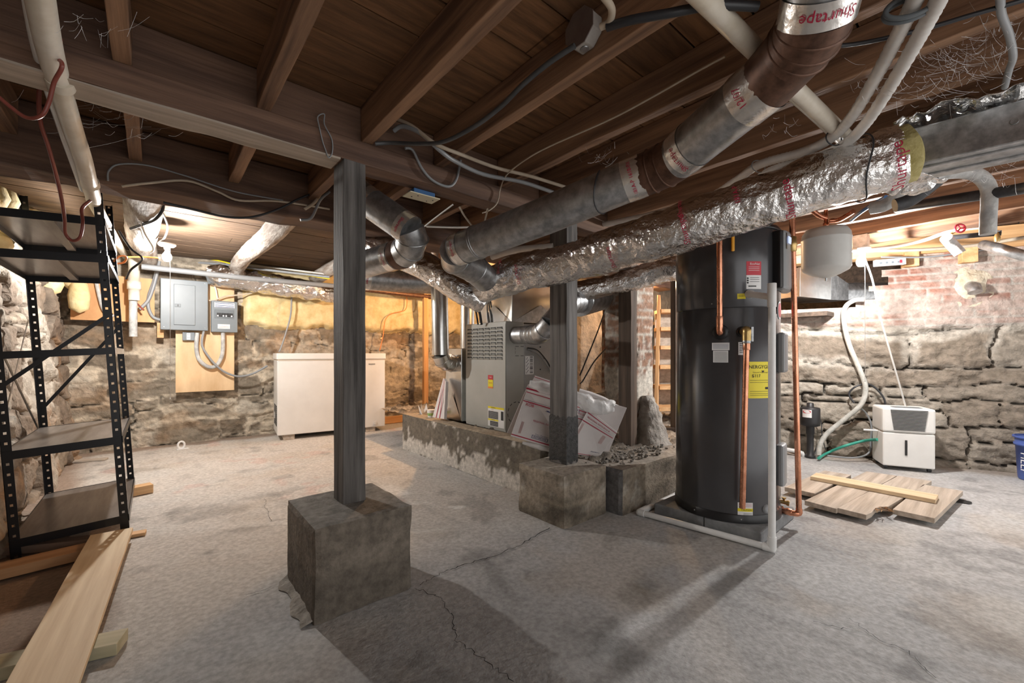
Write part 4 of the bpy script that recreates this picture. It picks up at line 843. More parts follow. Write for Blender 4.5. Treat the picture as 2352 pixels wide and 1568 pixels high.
def dA(st, tx, fn, t):
    st(0, .94, 1, .955, 'redink'); st(0, .745, 1, .765, 'redink'); st(0, .03, 1, .05, 'redink'); st(0, .785, 1, .79, 'blackink')
    eagle(t, fn, .62, .86, .07, .45); tx('UNITED STATES', .84-.0, .885, .020); tx('POSTAL SERVICE', .84, .85, .020); eagle(t, fn, .48, .68, .05, .45); tx('UNITED STATES', .66, .70, .015); tx('POSTAL SERVICE', .66, .67, .015)
    tx('XOB', .14, .70, .03, 'redink'); tx('REGIONAL RATE BOX A', .52, .42, .017, 'redink'); tx('From / Expediteur', .50, .17, .012); 
    m = MB()
    for i in range(16):
        x = .10+.012*(i % 4)+.06*(i//8); m.add([fn(x+.003, .10), fn(x+.008, .10), fn(x+.008, .34), fn(x+.003, .34)], [(0, 1, 2, 3)]) if i < 8 else None
    m.build('fine_print', pm('pink_ink', (.58, .32, .30), rough=.6), t)
    o = st(.34, .08, .62, .145, 'blueink', 'barcode_frame'); m = MB(); m.add([fn(.35, .088, .0006), fn(.61, .088, .0006), fn(.61, .137, .0006), fn(.35, .137, .0006)], [(0, 1, 2, 3)]); m.build('barcode_field', 'carton', o)
    m = MB(); x = .37
    while x < .59: m.add([fn(x, .096, .001), fn(x+.006, .096, .001), fn(x+.006, .13, .001), fn(x, .13, .001)], [(0, 1, 2, 3)]); x += random.choice((.010, .014))
    m.build('barcode', 'blueink', o)
def dB(st, tx, fn, t):
    st(0, .93, 1, .948, 'redink'); st(0, .74, 1, .76, 'redink'); st(0, .02, .75, .035, 'redink'); st(.05, .80, .9, .803, 'blackink'); tx('REGIONAL RATE BOX B', .45, .86, .016, 'redink'); tx('PRIORITY', .8, .14, .014)
    m = MB()
    for i in range(8): x = .72+.013*i; m.add([fn(x, .42), fn(x+.005, .42), fn(x+.005, .68), fn(x, .68)], [(0, 1, 2, 3)])
    for i in range(5): x = .04+.013*i; m.add([fn(x, .45), fn(x+.005, .45), fn(x+.005, .70), fn(x, .70)], [(0, 1, 2, 3)])
    m.build('fine_print', pm('pink_ink', (.58, .32, .30), rough=.6), t)
def dC(st, tx, fn, t): st(0, .90, 1, .93, 'redink'); st(.1, .60, .9, .64, 'redink'); tx('MAIL', .3, .45, .02, 'redink')
carton([K(1211, 894, 2.98), K(1332, 930, 2.86), K(1306, 1040, 2.80), K(1173, 1001, 2.86)], .022, 'flattened white mailing box with red stripes leaning left of the tarred post', dA)
carton([K(1213, 882, 3.06), K(1300, 905, 3.0), K(1290, 1020, 2.95), K(1164, 994, 2.99)], .03, 'second flattened mailing box peeking out behind the left leaning one', dC)
carton([K(1229, 862, 3.14), K(1290, 882, 3.12), K(1278, 925, 3.10), K(1209, 900, 3.12)], .04, 'small torn mailing box with red print at the back left of the heap', dC)
carton([K(1352, 940, 2.96), K(1418, 992, 2.90), K(1376, 1050, 2.87), K(1296, 1040, 2.87)], .02, 'flattened mailing box with red stripes tilted right of the tarred post', dB)
carton([K(1290, 922, 3.02), K(1372, 950, 3.0), K(1350, 1040, 2.94), K(1280, 1030, 2.93)], .02, 'striped mailing box directly behind the tarred post', dB)
carton([K(1365, 915, 3.06), K(1440, 936, 3.04), K(1398, 1038, 2.98), K(1320, 1030, 2.98)], .03, 'plain grey backed carton sticking out at the right end of the heap', lambda *a: None, inner=False)
def blob(pts, rad, name, label, mat, cat, seed=3, n=18, amp=.02):
    P = spline(pts, 6); R_ = np.interp(np.linspace(0, 1, len(P)), np.linspace(0, 1, len(rad)), rad).tolist()
    m = MB().tube(P, R_, n, disp=lambda L, t: amp*(float(vn(L*22, t*2.1, seed))-.5)*2+amp*.5*(abs(float(vn(L*60, t*5, seed+2))-.5)*-2+.5)); return tag(m.build(name, mat), label, cat)
blob([K(1216, 882, 2.93), K(1240, 886, 2.92), K(1275, 896, 2.90), K(1300, 906, 2.88)], [.015, .035, .04, .03], 'plastic_wrap', 'crumpled clear plastic wrap on the boxes left of the tarred post', 'poly', 'plastic wrap', 4, amp=.012)
blob([K(1318, 908, 2.93), K(1350, 925, 2.92), K(1385, 938, 2.92), K(1405, 928, 2.93), K(1412, 930, 2.93)], [.03, .05, .05, .035, .005], 'plastic_wrap', 'crumpled clear plastic wrap on the boxes right of the tarred post', 'poly', 'plastic wrap', 8, amp=.016)
blob([K(1330, 898, 3.1), K(1380, 915, 3.08), K(1418, 935, 3.06)], [.02, .022, .018], 'rolled_mailer', 'rolled striped mailer lying behind the plastic wrap', 'carton', 'mailer', 2, amp=.004)
blob([K(1200, 1016, 2.86), K(1240, 1026, 2.84), K(1268, 1034, 2.82)], [.008, .022, .01], 'plastic_wrap', 'white plastic poking out below the left leaning mailing box', 'poly', 'plastic wrap', 6, amp=.006)
# box leaning at the back left of the furnace
carton([K(1018, 868, 4.12), K(1024, 876, 4.0), K(1020, 962, 3.92), K(993, 958, 4.06)], .03, 'narrow striped mailing box leaning behind the sheet metal return box', lambda st, tx, fn, t: (st(.3, 0, .36, 1, 'redink'), st(.6, 0, .66, 1, 'redink')))
t = KZ(991, 957, .37); t[2] = .367
o = thing('snack_tub', 'small green and white tub standing at the far end of the curb', 'tub', t); MB().lathe(t, [(.035, 0), (.042, .075)], 20).build('cup', 'white', o); MB().lathe(t, [(.0375, .018), (.0395, .05)], 20, cap=False).build('printed_band', pm('green_print', (.05, .35, .12), (.55, .65, .2), .5, scale=30), o)
m = MB(); q = KZ(975, 950, .37); q[2] = .368
for k in range(4): a = k*.8; m.add([q+[.05*math.cos(a), .05*math.sin(a), 0], q+[.05*math.cos(a+1.4), .05*math.sin(a+1.4), 0.0], q+[.07*math.cos(a+.8), .07*math.sin(a+.8), .10]], [(0, 1, 2)])
tag(m.build('crumpled_paper', 'white'), 'crumpled white paper lying beside the green and white tub', 'paper')
# ================================================================ CHIMNEY, PIER, STAIRS
def brick_obj(name, a, b, label, seed, cols, white, cat='masonry'):
    (x0, y0, z0), (x1, y1, z1) = a, b
    def cf(x, y, z, n):
        s = (x+y)+seed; bh = .068; row = np.floor(z/bh); off = np.where(row % 2 == 0, 0, .1)+.03*_h(row, row, 2); bi = np.floor((s+off)/.2); fx_ = (s+off)/.2-bi; fz = z/bh-row
        e = np.minimum(np.minimum(fx_, 1-fx_)*.2, np.minimum(fz, 1-fz)*bh)+.004*(fbm(s*30, z*30, 3)-.5); rb = _h(bi, row, seed)
        c = lerp(cols[0], cols[1], rb); mb_ = 1-sstep(.004, .010, e); c = c*(1-mb_[..., None])+np.array(cols[2])*mb_[..., None]
        w = sstep(white[0], white[1], fbm(s*5, z*4, seed, 5)+white[2]*z); return c*(1-w[..., None])+lerp((.55, .52, .46), (.74, .72, .68), fbm(s*14, z*14, 8))*w[..., None]
    return conc_block(name, (a, b), seed, cf, label, cat, .02, .02)
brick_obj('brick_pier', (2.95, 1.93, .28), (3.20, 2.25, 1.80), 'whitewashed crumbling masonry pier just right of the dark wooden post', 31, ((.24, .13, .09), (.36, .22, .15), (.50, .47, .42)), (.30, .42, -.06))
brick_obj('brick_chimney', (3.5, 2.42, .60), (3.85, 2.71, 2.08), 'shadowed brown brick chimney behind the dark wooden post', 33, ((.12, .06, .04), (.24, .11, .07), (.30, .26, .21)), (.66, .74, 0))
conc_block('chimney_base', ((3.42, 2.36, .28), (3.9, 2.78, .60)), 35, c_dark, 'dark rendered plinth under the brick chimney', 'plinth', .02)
m = MB().tube([np.array([3.05, 1.88+.06*(z-.27), z]) for z in np.linspace(.27, .66, 22)], np.interp(np.linspace(0, 1, 22), [0, .15, .5, 1], [.17, .13, .10, .04]).tolist(), 22, disp=lambda L, t: .05*(float(vn(L*9, t*2, 4))-.5)+.02*(float(vn(L*30, t*7, 6))-.5))
tag(m.build('fallen_mortar', pm('rough_mortar', (.20, .18, .16), (.46, .43, .39), .95, scale=9, bump=1, bscale=30, bdist=.02)), 'sloping heap of grey mortar against the foot of the whitewashed pier', 'mortar')
t = thing('wooden_stairs', 'open wooden stairs glimpsed between the whitewashed pier and the water heater', 'stairs', K(1530, 975, 4.6))
for i in range(6):
    y_ = 965-i*47 if i else 975; D_ = 4.2+i*.10; zz = .45+i*.205; c_ = K(1558, 812, D_)*[1, 1, 0]+[0, 0, zz]
    dx = unit(RT*[1, 1, 0]); dyv = unit(FW)
    MB().box((-.20, -.03, -.02), (.20, .20, .02), np.array([dx, dyv, [0, 0, 1]]).T, c_).build('tread', 'pine', t, .003)
    if i: MB().box((-.20, .17, -.19), (.20, .185, -.02), np.array([dx, dyv, [0, 0, 1]]).T, c_).build('riser', 'old', t)
for s_ in (-.22, .22):
    a = K(1558, 812, 4.15)*[1, 1, 0]+RT*s_+[0, 0, .36]; b = K(1558, 812, 4.85)*[1, 1, 0]+RT*s_+[0, 0, 1.62]; bar(a, b, .035, .18, 'stringer', 'pine', t)
a = K(1549, 812, 3.85)*[1, 1, 0]; tag(bar(a+[0, 0, .29], a+[0, 0, 2.08], .05, .05, 'door_post', 'darkpost', up=(0, 1, 0)), 'thin brown upright post at the foot of the stairs beside the heater', 'post')
a = K(1500, 812, 3.9)*[1, 1, 0]+[0, 0, .31]; tag(bar(a, K(1549, 812, 3.85)*[1, 1, 0]+[0, 0, .31], .08, .04, 'threshold', 'darkpost'), 'dark wooden threshold at the foot of the stairs', 'threshold')
# ================================================================ WATER HEATER
HX, HY_, HR, HZ = 2.675, 1.125, .285, .075
pad = MB(); A0 = [(2.377, 1.433), (2.403, .833), (2.964, .844), (2.975, 1.42)]
m = MB(); m.hexa([(x, y, 0) for x, y in [(2.377, 1.433), (2.392, 1.13), (2.97, 1.13), (2.975, 1.433)]], [(x, y, .068) for x, y in [(2.377, 1.433), (2.392, 1.13), (2.97, 1.13), (2.975, 1.433)]])
tag(m.build('concrete_pad_block', 'pad', bevel=.008), 'rear solid concrete block under the black water heater', 'concrete block')
m = MB(); q = [(2.392, 1.127), (2.403, .833), (2.964, .844), (2.97, 1.127)]; m.hexa([(x, y, 0) for x, y in q], [(x, y, .070) for x, y in q])
tag(m.build('concrete_pad_block', 'pad', bevel=.008), 'front solid concrete block under the black water heater with a pale worn corner', 'concrete block')
T = thing('water_heater', 'tall charcoal cylindrical water heater with copper pipes and a yellow energy label', 'water heater', (HX, HY_, .071))
hc = np.array([HX, HY_, 0]); th0 = math.atan2(-HY_, -HX)
def CY(u, v, e=.001, off=0): q = th0+off+u/HR; r_ = HR+e; return hc+np.array([math.cos(q)*r_, math.sin(q)*r_, v])
def th_px(px): s_ = max(-.999, min(.999, (px-1677)/122.5)); return math.asin(s_)
MB().lathe((HX, HY_, 0), [(HR+.006, .071), (HR+.006, .112), (HR+.001, .118)], 96).build('base_ring', 'heaterdk', T)
MB().lathe((HX, HY_, 0), [(HR, .115), (HR, 1.252), (HR-.003, 1.256)], 128).build('tank_jacket', 'heater', T)
MB().lathe((HX, HY_, 0), [(HR-.004, 1.256), (HR+.001, 1.262), (HR+.001, 1.70), (HR-.006, 1.715), (HR-.03, 1.725), (HR-.05, 1.727)], 128).build('upper_shroud', 'heater', T)
MB().lathe((HX, HY_, 0), [(HR+.0005, 1.690), (HR+.006, 1.694), (HR+.006, 1.706), (HR-.006, 1.722), (HR-.04, 1.737), (.001, 1.742)], 96, cap=False).build('top_cap', 'heaterdk', T)
def cpatch(px, z0, z1, w, mat, name, e=.0015, parent=None, n=8, off=None):
    """thin label curved round the jacket, centred on pixel column px"""
    o = th_px(px) if off is None else off; m = MB(); vs = []
    for i in range(n+1): u = -w/2+w*i/n; vs += [CY(u, z0, e, o), CY(u, z1, e, o)]
    m.add(vs, [(2*i, 2*i+2, 2*i+3, 2*i+1) for i in range(n)], True); return m.build(name, mat, parent or T), o
def ctext(s, size, o, u0, v0, mat, parent, e=.003): return lettering(s, size, lambda a, b: CY(a+u0, b+v0, e, o), mat, parent)
def clines(o, u0, u1, zs, h, mat, parent, e=.0028):
    m = MB()
    for z in zs:
        for i in range(4): a = u0+(u1-u0)*i/4; b = u0+(u1-u0)*(i+1)/4; m.add([CY(a, z, e, o), CY(b, z, e, o), CY(b, z+h, e, o), CY(a, z+h, e, o)], [(0, 1, 2, 3)])
    return m.build('text_line', mat, parent)
zc = lambda py, D=2.36: 1+(812-py)/968*D
L1, o = cpatch(1748, zc(830), zc(912)-.0+0, .165, 'yellow', 'energy_label') if False else cpatch(1753, zc(912), zc(830), .170, 'yellow', 'energy_label')
ctext('ENERGYGUIDE', .027, o, -.0, zc(842), 'blackink', L1); ctext('$117', .024, o, -.035, zc(862), 'blackink', L1); ctext('Estimated Yearly Energy Cost', .009, o, 0, zc(854), 'blackink', L1)
m = MB(); m.add([CY(-.005, zc(850), .003, o), CY(.013, zc(850), .003, o), CY(.004, zc(855), .003, o)], [(0, 1, 2)]); m.build('arrow', 'blackink', L1)
clines(o, -.07, .07, [zc(p) for p in (872, 877, 897, 902, 906)], .0018, 'blackink', L1); L2 = clines(o, .02, .05, [zc(892)], .012, 'blackink', L1)
L1, o = cpatch(1736, zc(667), zc(605), .082, 'white', 'connection_label'); cpatch(0, zc(636), zc(605), .082, 'red', 'red_band', .0022, L1, off=o)
ctext('EcoNet', .018, o, .005, zc(611), 'whiteink', L1); clines(o, -.03, .03, [zc(p) for p in (618, 622, 626)], .002, 'whiteink', L1, .0034); clines(o, -.022, .03, [zc(p) for p in (642, 646, 651)], .002, 'blackink', L1); ctext('1234-5678', .010, o, -.005, zc(661), 'blackink', L1) if False else clines(o, -.03, .012, [zc(662)], .006, 'blackink', L1)
m = MB()
for p in (643, 648, 653): m.add([CY(-.034+.005*math.cos(q), zc(p)+.005*math.sin(q), .003, o) for q in np.linspace(0, 5.5, 8)], [tuple(range(8))])
m.build('bullet', 'blackink', L1)
L1, o = cpatch(1710, zc(689), zc(677), .042, 'yellow', 'small_label'); clines(o, -.016, .010, [zc(681), zc(684)], .0015, 'blackink', L1)
L1, o = cpatch(1666, zc(804), zc(787), .088, 'white', 'notice_label'); clines(o, -.038, .038, [zc(p) for p in (791, 794, 797, 800)], .0016, 'blueink', L1)
L1, o = cpatch(1666, zc(832), zc(805), .076, 'white', 'notice_label'); clines(o, -.033, .033, [zc(p) for p in range(809, 832, 3)], .0016, 'blackink', L1)
L1, o = cpatch(1710, zc(815), zc(786), .032, 'white', 'notice_label'); clines(o, -.010, .006, [zc(p) for p in range(790, 812, 4)], .003, 'blackink', L1)
L1, o = cpatch(1718, zc(1177), zc(1146), .078, 'white', 'caution_label'); cpatch(0, zc(1166), zc(1159), .078, 'yellow', 'yellow_stripe', .0022, L1, off=o); ctext('CAUTION', .012, o, .006, zc(1162.6), 'blackink', L1); clines(o, -.034, .034, [zc(p) for p in (1149, 1152, 1155)], .0015, 'redink', L1); clines(o, -.01, .034, [zc(p) for p in (1170, 1173)], .0015, 'blackink', L1)
def cboxed(o, w, z0, z1, d, mat, name, bev=.008):
    m = MB(); vs = []; n = 8
    for i in range(n+1):
        u = -w/2+w*i/n; q = th0+o+u/HR
        for r_, z in ((HR-.005, z0), (HR+d, z0), (HR+d, z1), (HR-.005, z1)): vs.append(hc+np.array([math.cos(q)*r_, math.sin(q)*r_, z]))
    m.add(vs, [(i*4+k, i*4+(k+1) % 4, i*4+4+(k+1) % 4, i*4+4+k) for i in range(n) for k in range(4)]+[(3, 2, 1, 0), tuple(n*4+k for k in range(4))]); return m.build(name, mat, T, bev)
oc = math.radians(77); cp = cboxed(oc, .20, zc(676, 2.5), zc(548, 2.5), .055, 'heatergrey', 'control_cover', .02); cboxed(oc-.30, .06, zc(676, 2.5)+.01, zc(548, 2.5)-.005, .045, 'heaterdk', 'control_side')
def CYo(u, v, e, o): return CY(u, v, e, o)
m = MB(); vs = [CY(-.085, zc(590, 2.5), .057, oc), CY(.01, zc(590, 2.5), .057, oc), CY(.01, zc(556, 2.5), .057, oc), CY(-.085, zc(556, 2.5), .057, oc)]; m.add(vs, [(0, 1, 2, 3)]); dp = m.build('display_bezel', 'heaterdk', T)
m = MB(); m.add([CY(-.07, zc(577, 2.5), .059, oc), CY(-.02, zc(577, 2.5), .059, oc), CY(-.02, zc(562, 2.5), .059, oc), CY(-.07, zc(562, 2.5), .059, oc)], [(0, 1, 2, 3)]); m.build('lcd_screen', 'screen', dp)
cboxed(oc, .12, zc(853, 2.5), zc(766, 2.5), .035, 'heatergrey', 'element_cover', .012); cboxed(oc, .12, zc(1100, 2.5), zc(1010, 2.5), .03, 'heatergrey', 'element_cover', .012)
m = MB(); m.add([CY(.035*math.cos(q)-.03, zc(715, 2.45)+.05*math.sin(q), .003, oc) for q in np.linspace(0, 2*math.pi*.96, 24)], [tuple(range(24))]); em = m.build('brand_emblem', 'white', T)
m = MB(); m.add([CY(.028*math.cos(q)-.03, zc(715, 2.45)+.042*math.sin(q), .0045, oc) for q in np.linspace(0, 2*math.pi*.96, 24)], [tuple(range(24))]); m.build('red_oval', 'red', em)
for px, py in ((1666, 763), (1711, 763)):
    o = th_px(px); c_ = CY(0, zc(py), 0, o); dn = unit(c_-hc-[0, 0, zc(py)]); MB().lathe(c_, [(.042 if px < 1700 else .03, 0), (.036 if px < 1700 else .024, .006), (.022, .008)], 24, axis=dn).build('port_collar', 'heaterdk', T)
o = th_px(1762); MB().lathe(CY(0, zc(1156, 2.4), 0, o), [(.025, 0), (.022, .01), (.012, .014)], 20, axis=unit(CY(0, 0, 0, o)-hc)).build('drain_port', 'heatergrey', T)
for px in (1609, 1709): MB().lathe(CY(0, .095, .006, th_px(px)), [(.004, 0), (.003, .003)], 10, axis=unit(CY(0, 0, 0, th_px(px))-hc)).build('screw', 'galv', T)
MB().lathe(CY(0, zc(697), 0, th_px(1647)), [(.004, 0), (.003, .003)], 10, axis=unit(CY(0, 0, 0, th_px(1647))-hc)).build('screw', 'galv', T)
# copper lines (things of their own)
def fit(t, c, ax, r, L, mat='copper', name='coupling'): c = np.array(c); ax = unit(ax); MB().tube([c-ax*L/2, c-ax*(L/2-.002), c+ax*(L/2-.002), c+ax*L/2], [r-.001, r, r, r-.001], 20).build(name, mat, t)
D1 = 2.26; hA = CY(0, zc(763), 0, th_px(1666)); dn = unit(hA-hc-[0, 0, zc(763)]); c1 = hA+dn*.05
t = thing('copper_supply_pipe', 'upper copper pipe dropping from a yellow-handled valve into the water heater', 'copper pipe', c1)
top = c1+[0, 0, .555]; MB().tube([c1+[0, 0, .03], top], .0145, 20).build('tube', 'copper', t); MB().tube(spline([hA, hA+dn*.03, c1+[0, 0, -.002]-dn*.006, c1+[0, 0, .02], c1+[0, 0, .045]], 5), .0175, 18).build('elbow', 'copper', t)
fit(t, c1+[0, 0, .06], (0, 0, 1), .0175, .05); MB().lathe(top, [(.017, -.03), (.022, -.03), (.022, 0), (.019, .01), (.027, .03), (.030, .06), (.024, .09)], 20).build('ball_valve', 'brass', t)
h0 = top+[0, 0, .065]+RT*.02; MB().tube(spline([h0, h0+RT*.035+[0, 0, -.005], h0+RT*.05+[0, 0, -.03], h0+RT*.052+[0, 0, -.06]], 4), .004, 8).build('lever', 'galv', t); MB().box((-.008, -.006, -.13), (.008, .006, 0), np.array([RT, FW, UP]).T, h0+RT*.053+[0, 0, -.05]).build('valve_handle', pm('orange_yellow_grip', (.78, .36, .02), rough=.4), t, .004)
hB = CY(0, zc(763), 0, th_px(1711)); dn = unit(hB-hc-[0, 0, zc(763)]); c2 = hB+dn*.07
t = thing('relief_discharge_pipe', 'open-ended copper discharge pipe hanging from the brass relief valve of the water heater', 'copper pipe', c2-[0, 0, .9])
MB().tube([hB, hB+dn*.045], .014, 16).build('valve_stem', 'brass', t); MB().tube(spline([hB+dn*.03, c2+[0, 0, .005], c2+[.0, 0, -.02], c2-[0, 0, .05]], 5), .022, 18).build('relief_valve', 'brass', t); MB().box((-.010, -.03, -.05), (.010, -.02, .03), None, c2+[0, 0, 0]) if False else None
MB().box((-.012, -.004, -.055), (.0, .004, .022), np.array([RT, FW, UP]).T, c2+RT*.03-FW*.01).build('valve_lever', 'galv', t)
MB().tube([c2-[0, 0, .05], c2-[0, 0, .055]-RT*.0, c2-[0, 0, .94]-RT*.022], .0150, 20).build('tube', 'copper', t); fit(t, c2-[0, 0, .075], (0, 0, 1), .0185, .05)
fit(t, c2-[0, 0, .055], (0, 0, 1), .021, .02, 'galv', 'union_nut')
# riser
ra_ = K(1835, 1168, 2.42); rb_ = K(1819, 480, 2.36)
t = thing('copper_riser', 'tall slightly leaning copper riser just right of the water heater', 'copper pipe', ra_); MB().tube([ra_, rb_], .0145, 20).build('tube', 'copper', t)
cv = K(1818, 562, 2.365); MB().lathe(cv, [(.018, -.04), (.025, -.035), (.025, -.01), (.030, 0), (.025, .012), (.025, .04), (.018, .045)], 18).build('brass_union', 'brass', t)
MB().tube(spline([ra_, ra_-[0, 0, .025], K(1822, 1178, 2.43), K(1800, 1172, 2.46), K(1780, 1163, 2.52)], 5), .0165, 16).build('elbow_run', 'copper', t)
fit(t, K(1812, 1175, 2.445), K(1822, 1178, 2.43)-K(1800, 1172, 2.46), .020, .03); fit(t, K(1794, 1169, 2.475), K(1822, 1178, 2.43)-K(1800, 1172, 2.46), .020, .02)
t = thing('drain_valve', 'small brass drain valve sticking out at the foot of the water heater', 'valve', K(1800, 1155, 2.5)); va, vb = K(1788, 1150, 2.50), K(1813, 1156, 2.47); MB().tube([va, va*.3+vb*.7, va*.2+vb*.8, vb], [.011, .011, .016, .016], 14).build('valve_body', 'brass', t); MB().lathe(va*.5+vb*.5, [(.006, 0), (.006, .02), (.012, .022), (.012, .028)], 12).build('stem', 'brass', t)
# PVC drain
zf_ = .02; pA = KZ(1773, 1259, zf_); pB = KZ(1468, 1176, zf_); pC = KZ(1556, 1134, zf_); pC = pB+(pC-pB)*1.0; pt = pA*[1, 1, 0]; zt_ = 1+(812-655)/968*np.dot(pA, FW)
t = thing('pvc_drain_line', 'white PVC drain pipe rising in front of the water heater and running round its base', 'drain pipe', pA)
MB().tube([pA+[0, 0, .01], pt+[0, 0, zt_]], .0168, 24).build('riser', 'pvc', t); MB().tube([pA, pB], .0168, 24).build('floor_run', 'pvc', t); MB().tube([pB, pC+(pC-pB)*.5], .0168, 24).build('floor_run', 'pvc', t)
fit(t, pt+[0, 0, zt_-.05], (0, 0, 1), .0205, .12, 'pvc', 'tee'); 
for (a, b) in ((pA, pA+[0, 0, .06]), (pA, pA+(pB-pA)*.055), (pB, pB+(pA-pB)*.05), (pB, pB+(pC-pB)*.18)): MB().tube([a, a*.03+b*.97, b], .0205, 20).build('elbow_socket', 'pvc', t)
MB().lathe(pA, [(.001, -.0205), (.014, -.015), (.0205, 0), (.014, .015), (.001, .0205)], 16).build('elbow_corner', 'pvc', t); MB().lathe(pB, [(.001, -.0205), (.014, -.015), (.0205, 0), (.014, .015), (.001, .0205)], 16).build('elbow_corner', 'pvc', t)
hP = CY(0, zc(678), 0, th_px(1724)); tp = pt+[0, 0, zt_-.06]; MB().tube([hP, hP*.85+tp*.15, hP*.8+tp*.2, tp], [.021, .021, .0165, .0165], 18).build('branch', 'pvc', t)
# expansion tank
tc = K(1897, 575, 2.62); t = thing('expansion_tank', 'pale grey domed expansion tank hanging right of the copper riser', 'tank', tc-[0, 0, .16])
r_ = .128; MB().lathe(tc, [(.012, -.172), (.03, -.168), (.075, -.150), (r_-.01, -.125), (r_, -.105), (r_, .06), (r_+.003, .064), (r_+.003, .07), (r_, .075), (r_-.003, .10), (r_-.02, .128), (.05, .14), (.012, .142)], 48).build('vessel', 'tank', t)
MB().lathe(tc, [(.012, .14), (.016, .14), (.016, .17), (.011, .17), (.011, .25)], 14).build('neck', 'copper', t); MB().lathe(tc, [(.006, -.19), (.008, -.17)], 10).build('air_valve', 'galv', t)
MB().tube(SP([(1897, 500, 2.62), (1882, 495, 2.6), (1862, 480, 2.55), (1840, 460, 2.5)]), .014, 14).build('feed_pipe', 'copper', t); MB().tube(SP([(1905, 507, 2.62), (1925, 505, 2.60), (1945, 495, 2.55), (1960, 485, 2.5)]), .014, 14).build('branch_pipe', 'copper', t)
# ================================================================ RIGHT HAND SIDE
def RW(px, py, off=.0):   # point on the right wall face, off metres in front of it
    n = -RWn; P0 = RW0+n*off; v = ray(px, py); tt = np.dot(P0-C0, n)/np.dot(v, n); return C0+v*tt
if np.dot(RWn, C0-RW0) > 0: RWin = RWn
else: RWin = -RWn
def RWp(px, py, off=0): P0 = RW0+RWin*off; v = ray(px, py); return C0+v*(np.dot(P0-C0, RWin)/np.dot(v, RWin))
# dehumidifier
dz0 = .035; da = KZ(2027, 1068, dz0); db = KZ(2150, 1079, dz0); A = axes(da, db); Wd = np.linalg.norm(db-da); Hd = .535; Dd = .27
if np.dot(A[:, 1], FW) < 0: A[:, 1] *= -1
t = thing('dehumidifier', 'off-white dehumidifier on casters in front of the stone wall', 'dehumidifier', (da+db)/2-[0, 0, dz0])
P0 = da
bx = lambda a, b, nm, mt, bv=0, par=None: MB().box(a, b, A, P0).build(nm, mt, par or t, bv)
bx((.002, .002, .0), (Wd-.002, Dd, .289), 'bucket_section', 'dehum', .010); bx((-.001, -.003, .291), (Wd+.001, Dd, Hd-dz0), 'upper_housing', 'dehum', .016)
bx((Wd*.45-.008, -.004, .10), (Wd*.45+.008, .0, .23), 'level_window', 'slot', .003)
m = MB()
for i in range(15):
    z = .315+i*.0118; k = i/14; m.box((Wd*(.21-.06*k), -.0095, z), (Wd*(.79+.06*k), -.0058, z+.0055), A, P0)
m.build('intake_grille', 'slot', t); bx((Wd*.25, .04, Hd-dz0-.001), (Wd*.8, .12, Hd-dz0+.003), 'control_strip', 'panellite', .001)
for x in (.03, Wd-.03):
    for y in (.04, Dd-.04): MB().lathe(P0+A@np.array([x, y, -.015]), [(.016, -.012), (.016, .012)], 14, axis=A[:, 0]).build('caster', 'blackpl', t)
g0 = P0+A@np.array([0, .12, .20]); cable('garden_hose', 'green hose curving from the dehumidifier down to the sump', 'hose', [g0, K(1985, 1012, 3.95), K(1940, 1024, 4.0), K(1900, 1040, 4.1), KZ(1880, 1052, .03)], .013, 'greenhose')
MB().tube([g0+[0, 0, .08], g0+[0, 0, .08]-A[:, 0]*.10], .008, 10).build('drain_stub', 'white', t)
# cover boards over the pit
def pb(pxs, z, h, mat, label, name='cover_board'):
    q = [KZ(px, py, z+h) for px, py in pxs]; m = MB(); m.hexa([p-[0, 0, h] for p in q], q); return tag(m.build(name, mat, None, .002), label, 'board')
zb = .055; hb = .03
pb([(1802, 1118), (1872, 1133), (1955, 1090), (1893, 1080)], zb-.03, hb, 'old', 'short grey board at the left end of the pit cover')
pb([(1848, 1149), (1921, 1168), (2008, 1111), (1965, 1093), (1885, 1125), (1875, 1135)][0:4] if False else [(1848, 1149), (1921, 1168), (2060, 1092), (1990, 1082)], zb-.03, hb, 'old', 'grey pit cover board second from the left')
m = MB(); z = zb; q = [KZ(px, py, z) for px, py in [(1924, 1166), (1990, 1182), (2002, 1176), (2010, 1167), (2024, 1163), (2040, 1163), (2140, 1104), (2063, 1092)]]; m.prism([p-[0, 0, hb] for p in q], (0, 0, hb)); tag(m.build('cover_board', 'old', None, .002), 'grey pit cover board with a splintered broken corner', 'board')
m = MB()
for i in range(26):
    c_ = KZ(2004+random.uniform(0, 36), 1166+random.uniform(-3, 5), zb-.005); e_ = c_+np.array([random.uniform(-.07, .02), random.uniform(-.05, .02), random.uniform(-.006, .010)]); m.tube([c_, e_], [.0035, .0008], 5)
tag(m.build('splinters', pm('raw_splinters', (.22, .11, .05), (.55, .36, .20), .8, scale=30)), 'bristle of raw splinters at the broken corner of the pit cover', 'splinters', kind='stuff')
pb([(2050, 1169), (2147, 1190), (2212, 1127), (2120, 1112)], zb-.03, hb, 'old', 'widest grey pit cover board at the right end')
pb([(1900, 1078), (1962, 1091), (1966, 1089), (1905, 1076)], zb-.03, hb, 'old', 'sliver of grey board at the far edge of the pit cover') if False else None
a = KZ(1868, 1093, zb+.014); b = KZ(2152, 1146, zb+.014); tag(bar(a+unit(a-b)*.0, b, .15, .026, 'plank', 'palepine', bevel=.002), 'pale yellow plank lying across the grey pit cover boards', 'plank')
m = MB(); cc = KZ(2188, 1148, .001); vs = [cc+np.array([.10*math.cos(q)*(.8+.3*math.sin(3*q)), .09*math.sin(q), .0045]) for q in np.linspace(0, 2*math.pi, 26)[:-1]]; m.add(vs, [tuple(range(25))]); m.build('pit_opening', 'slot', floor)
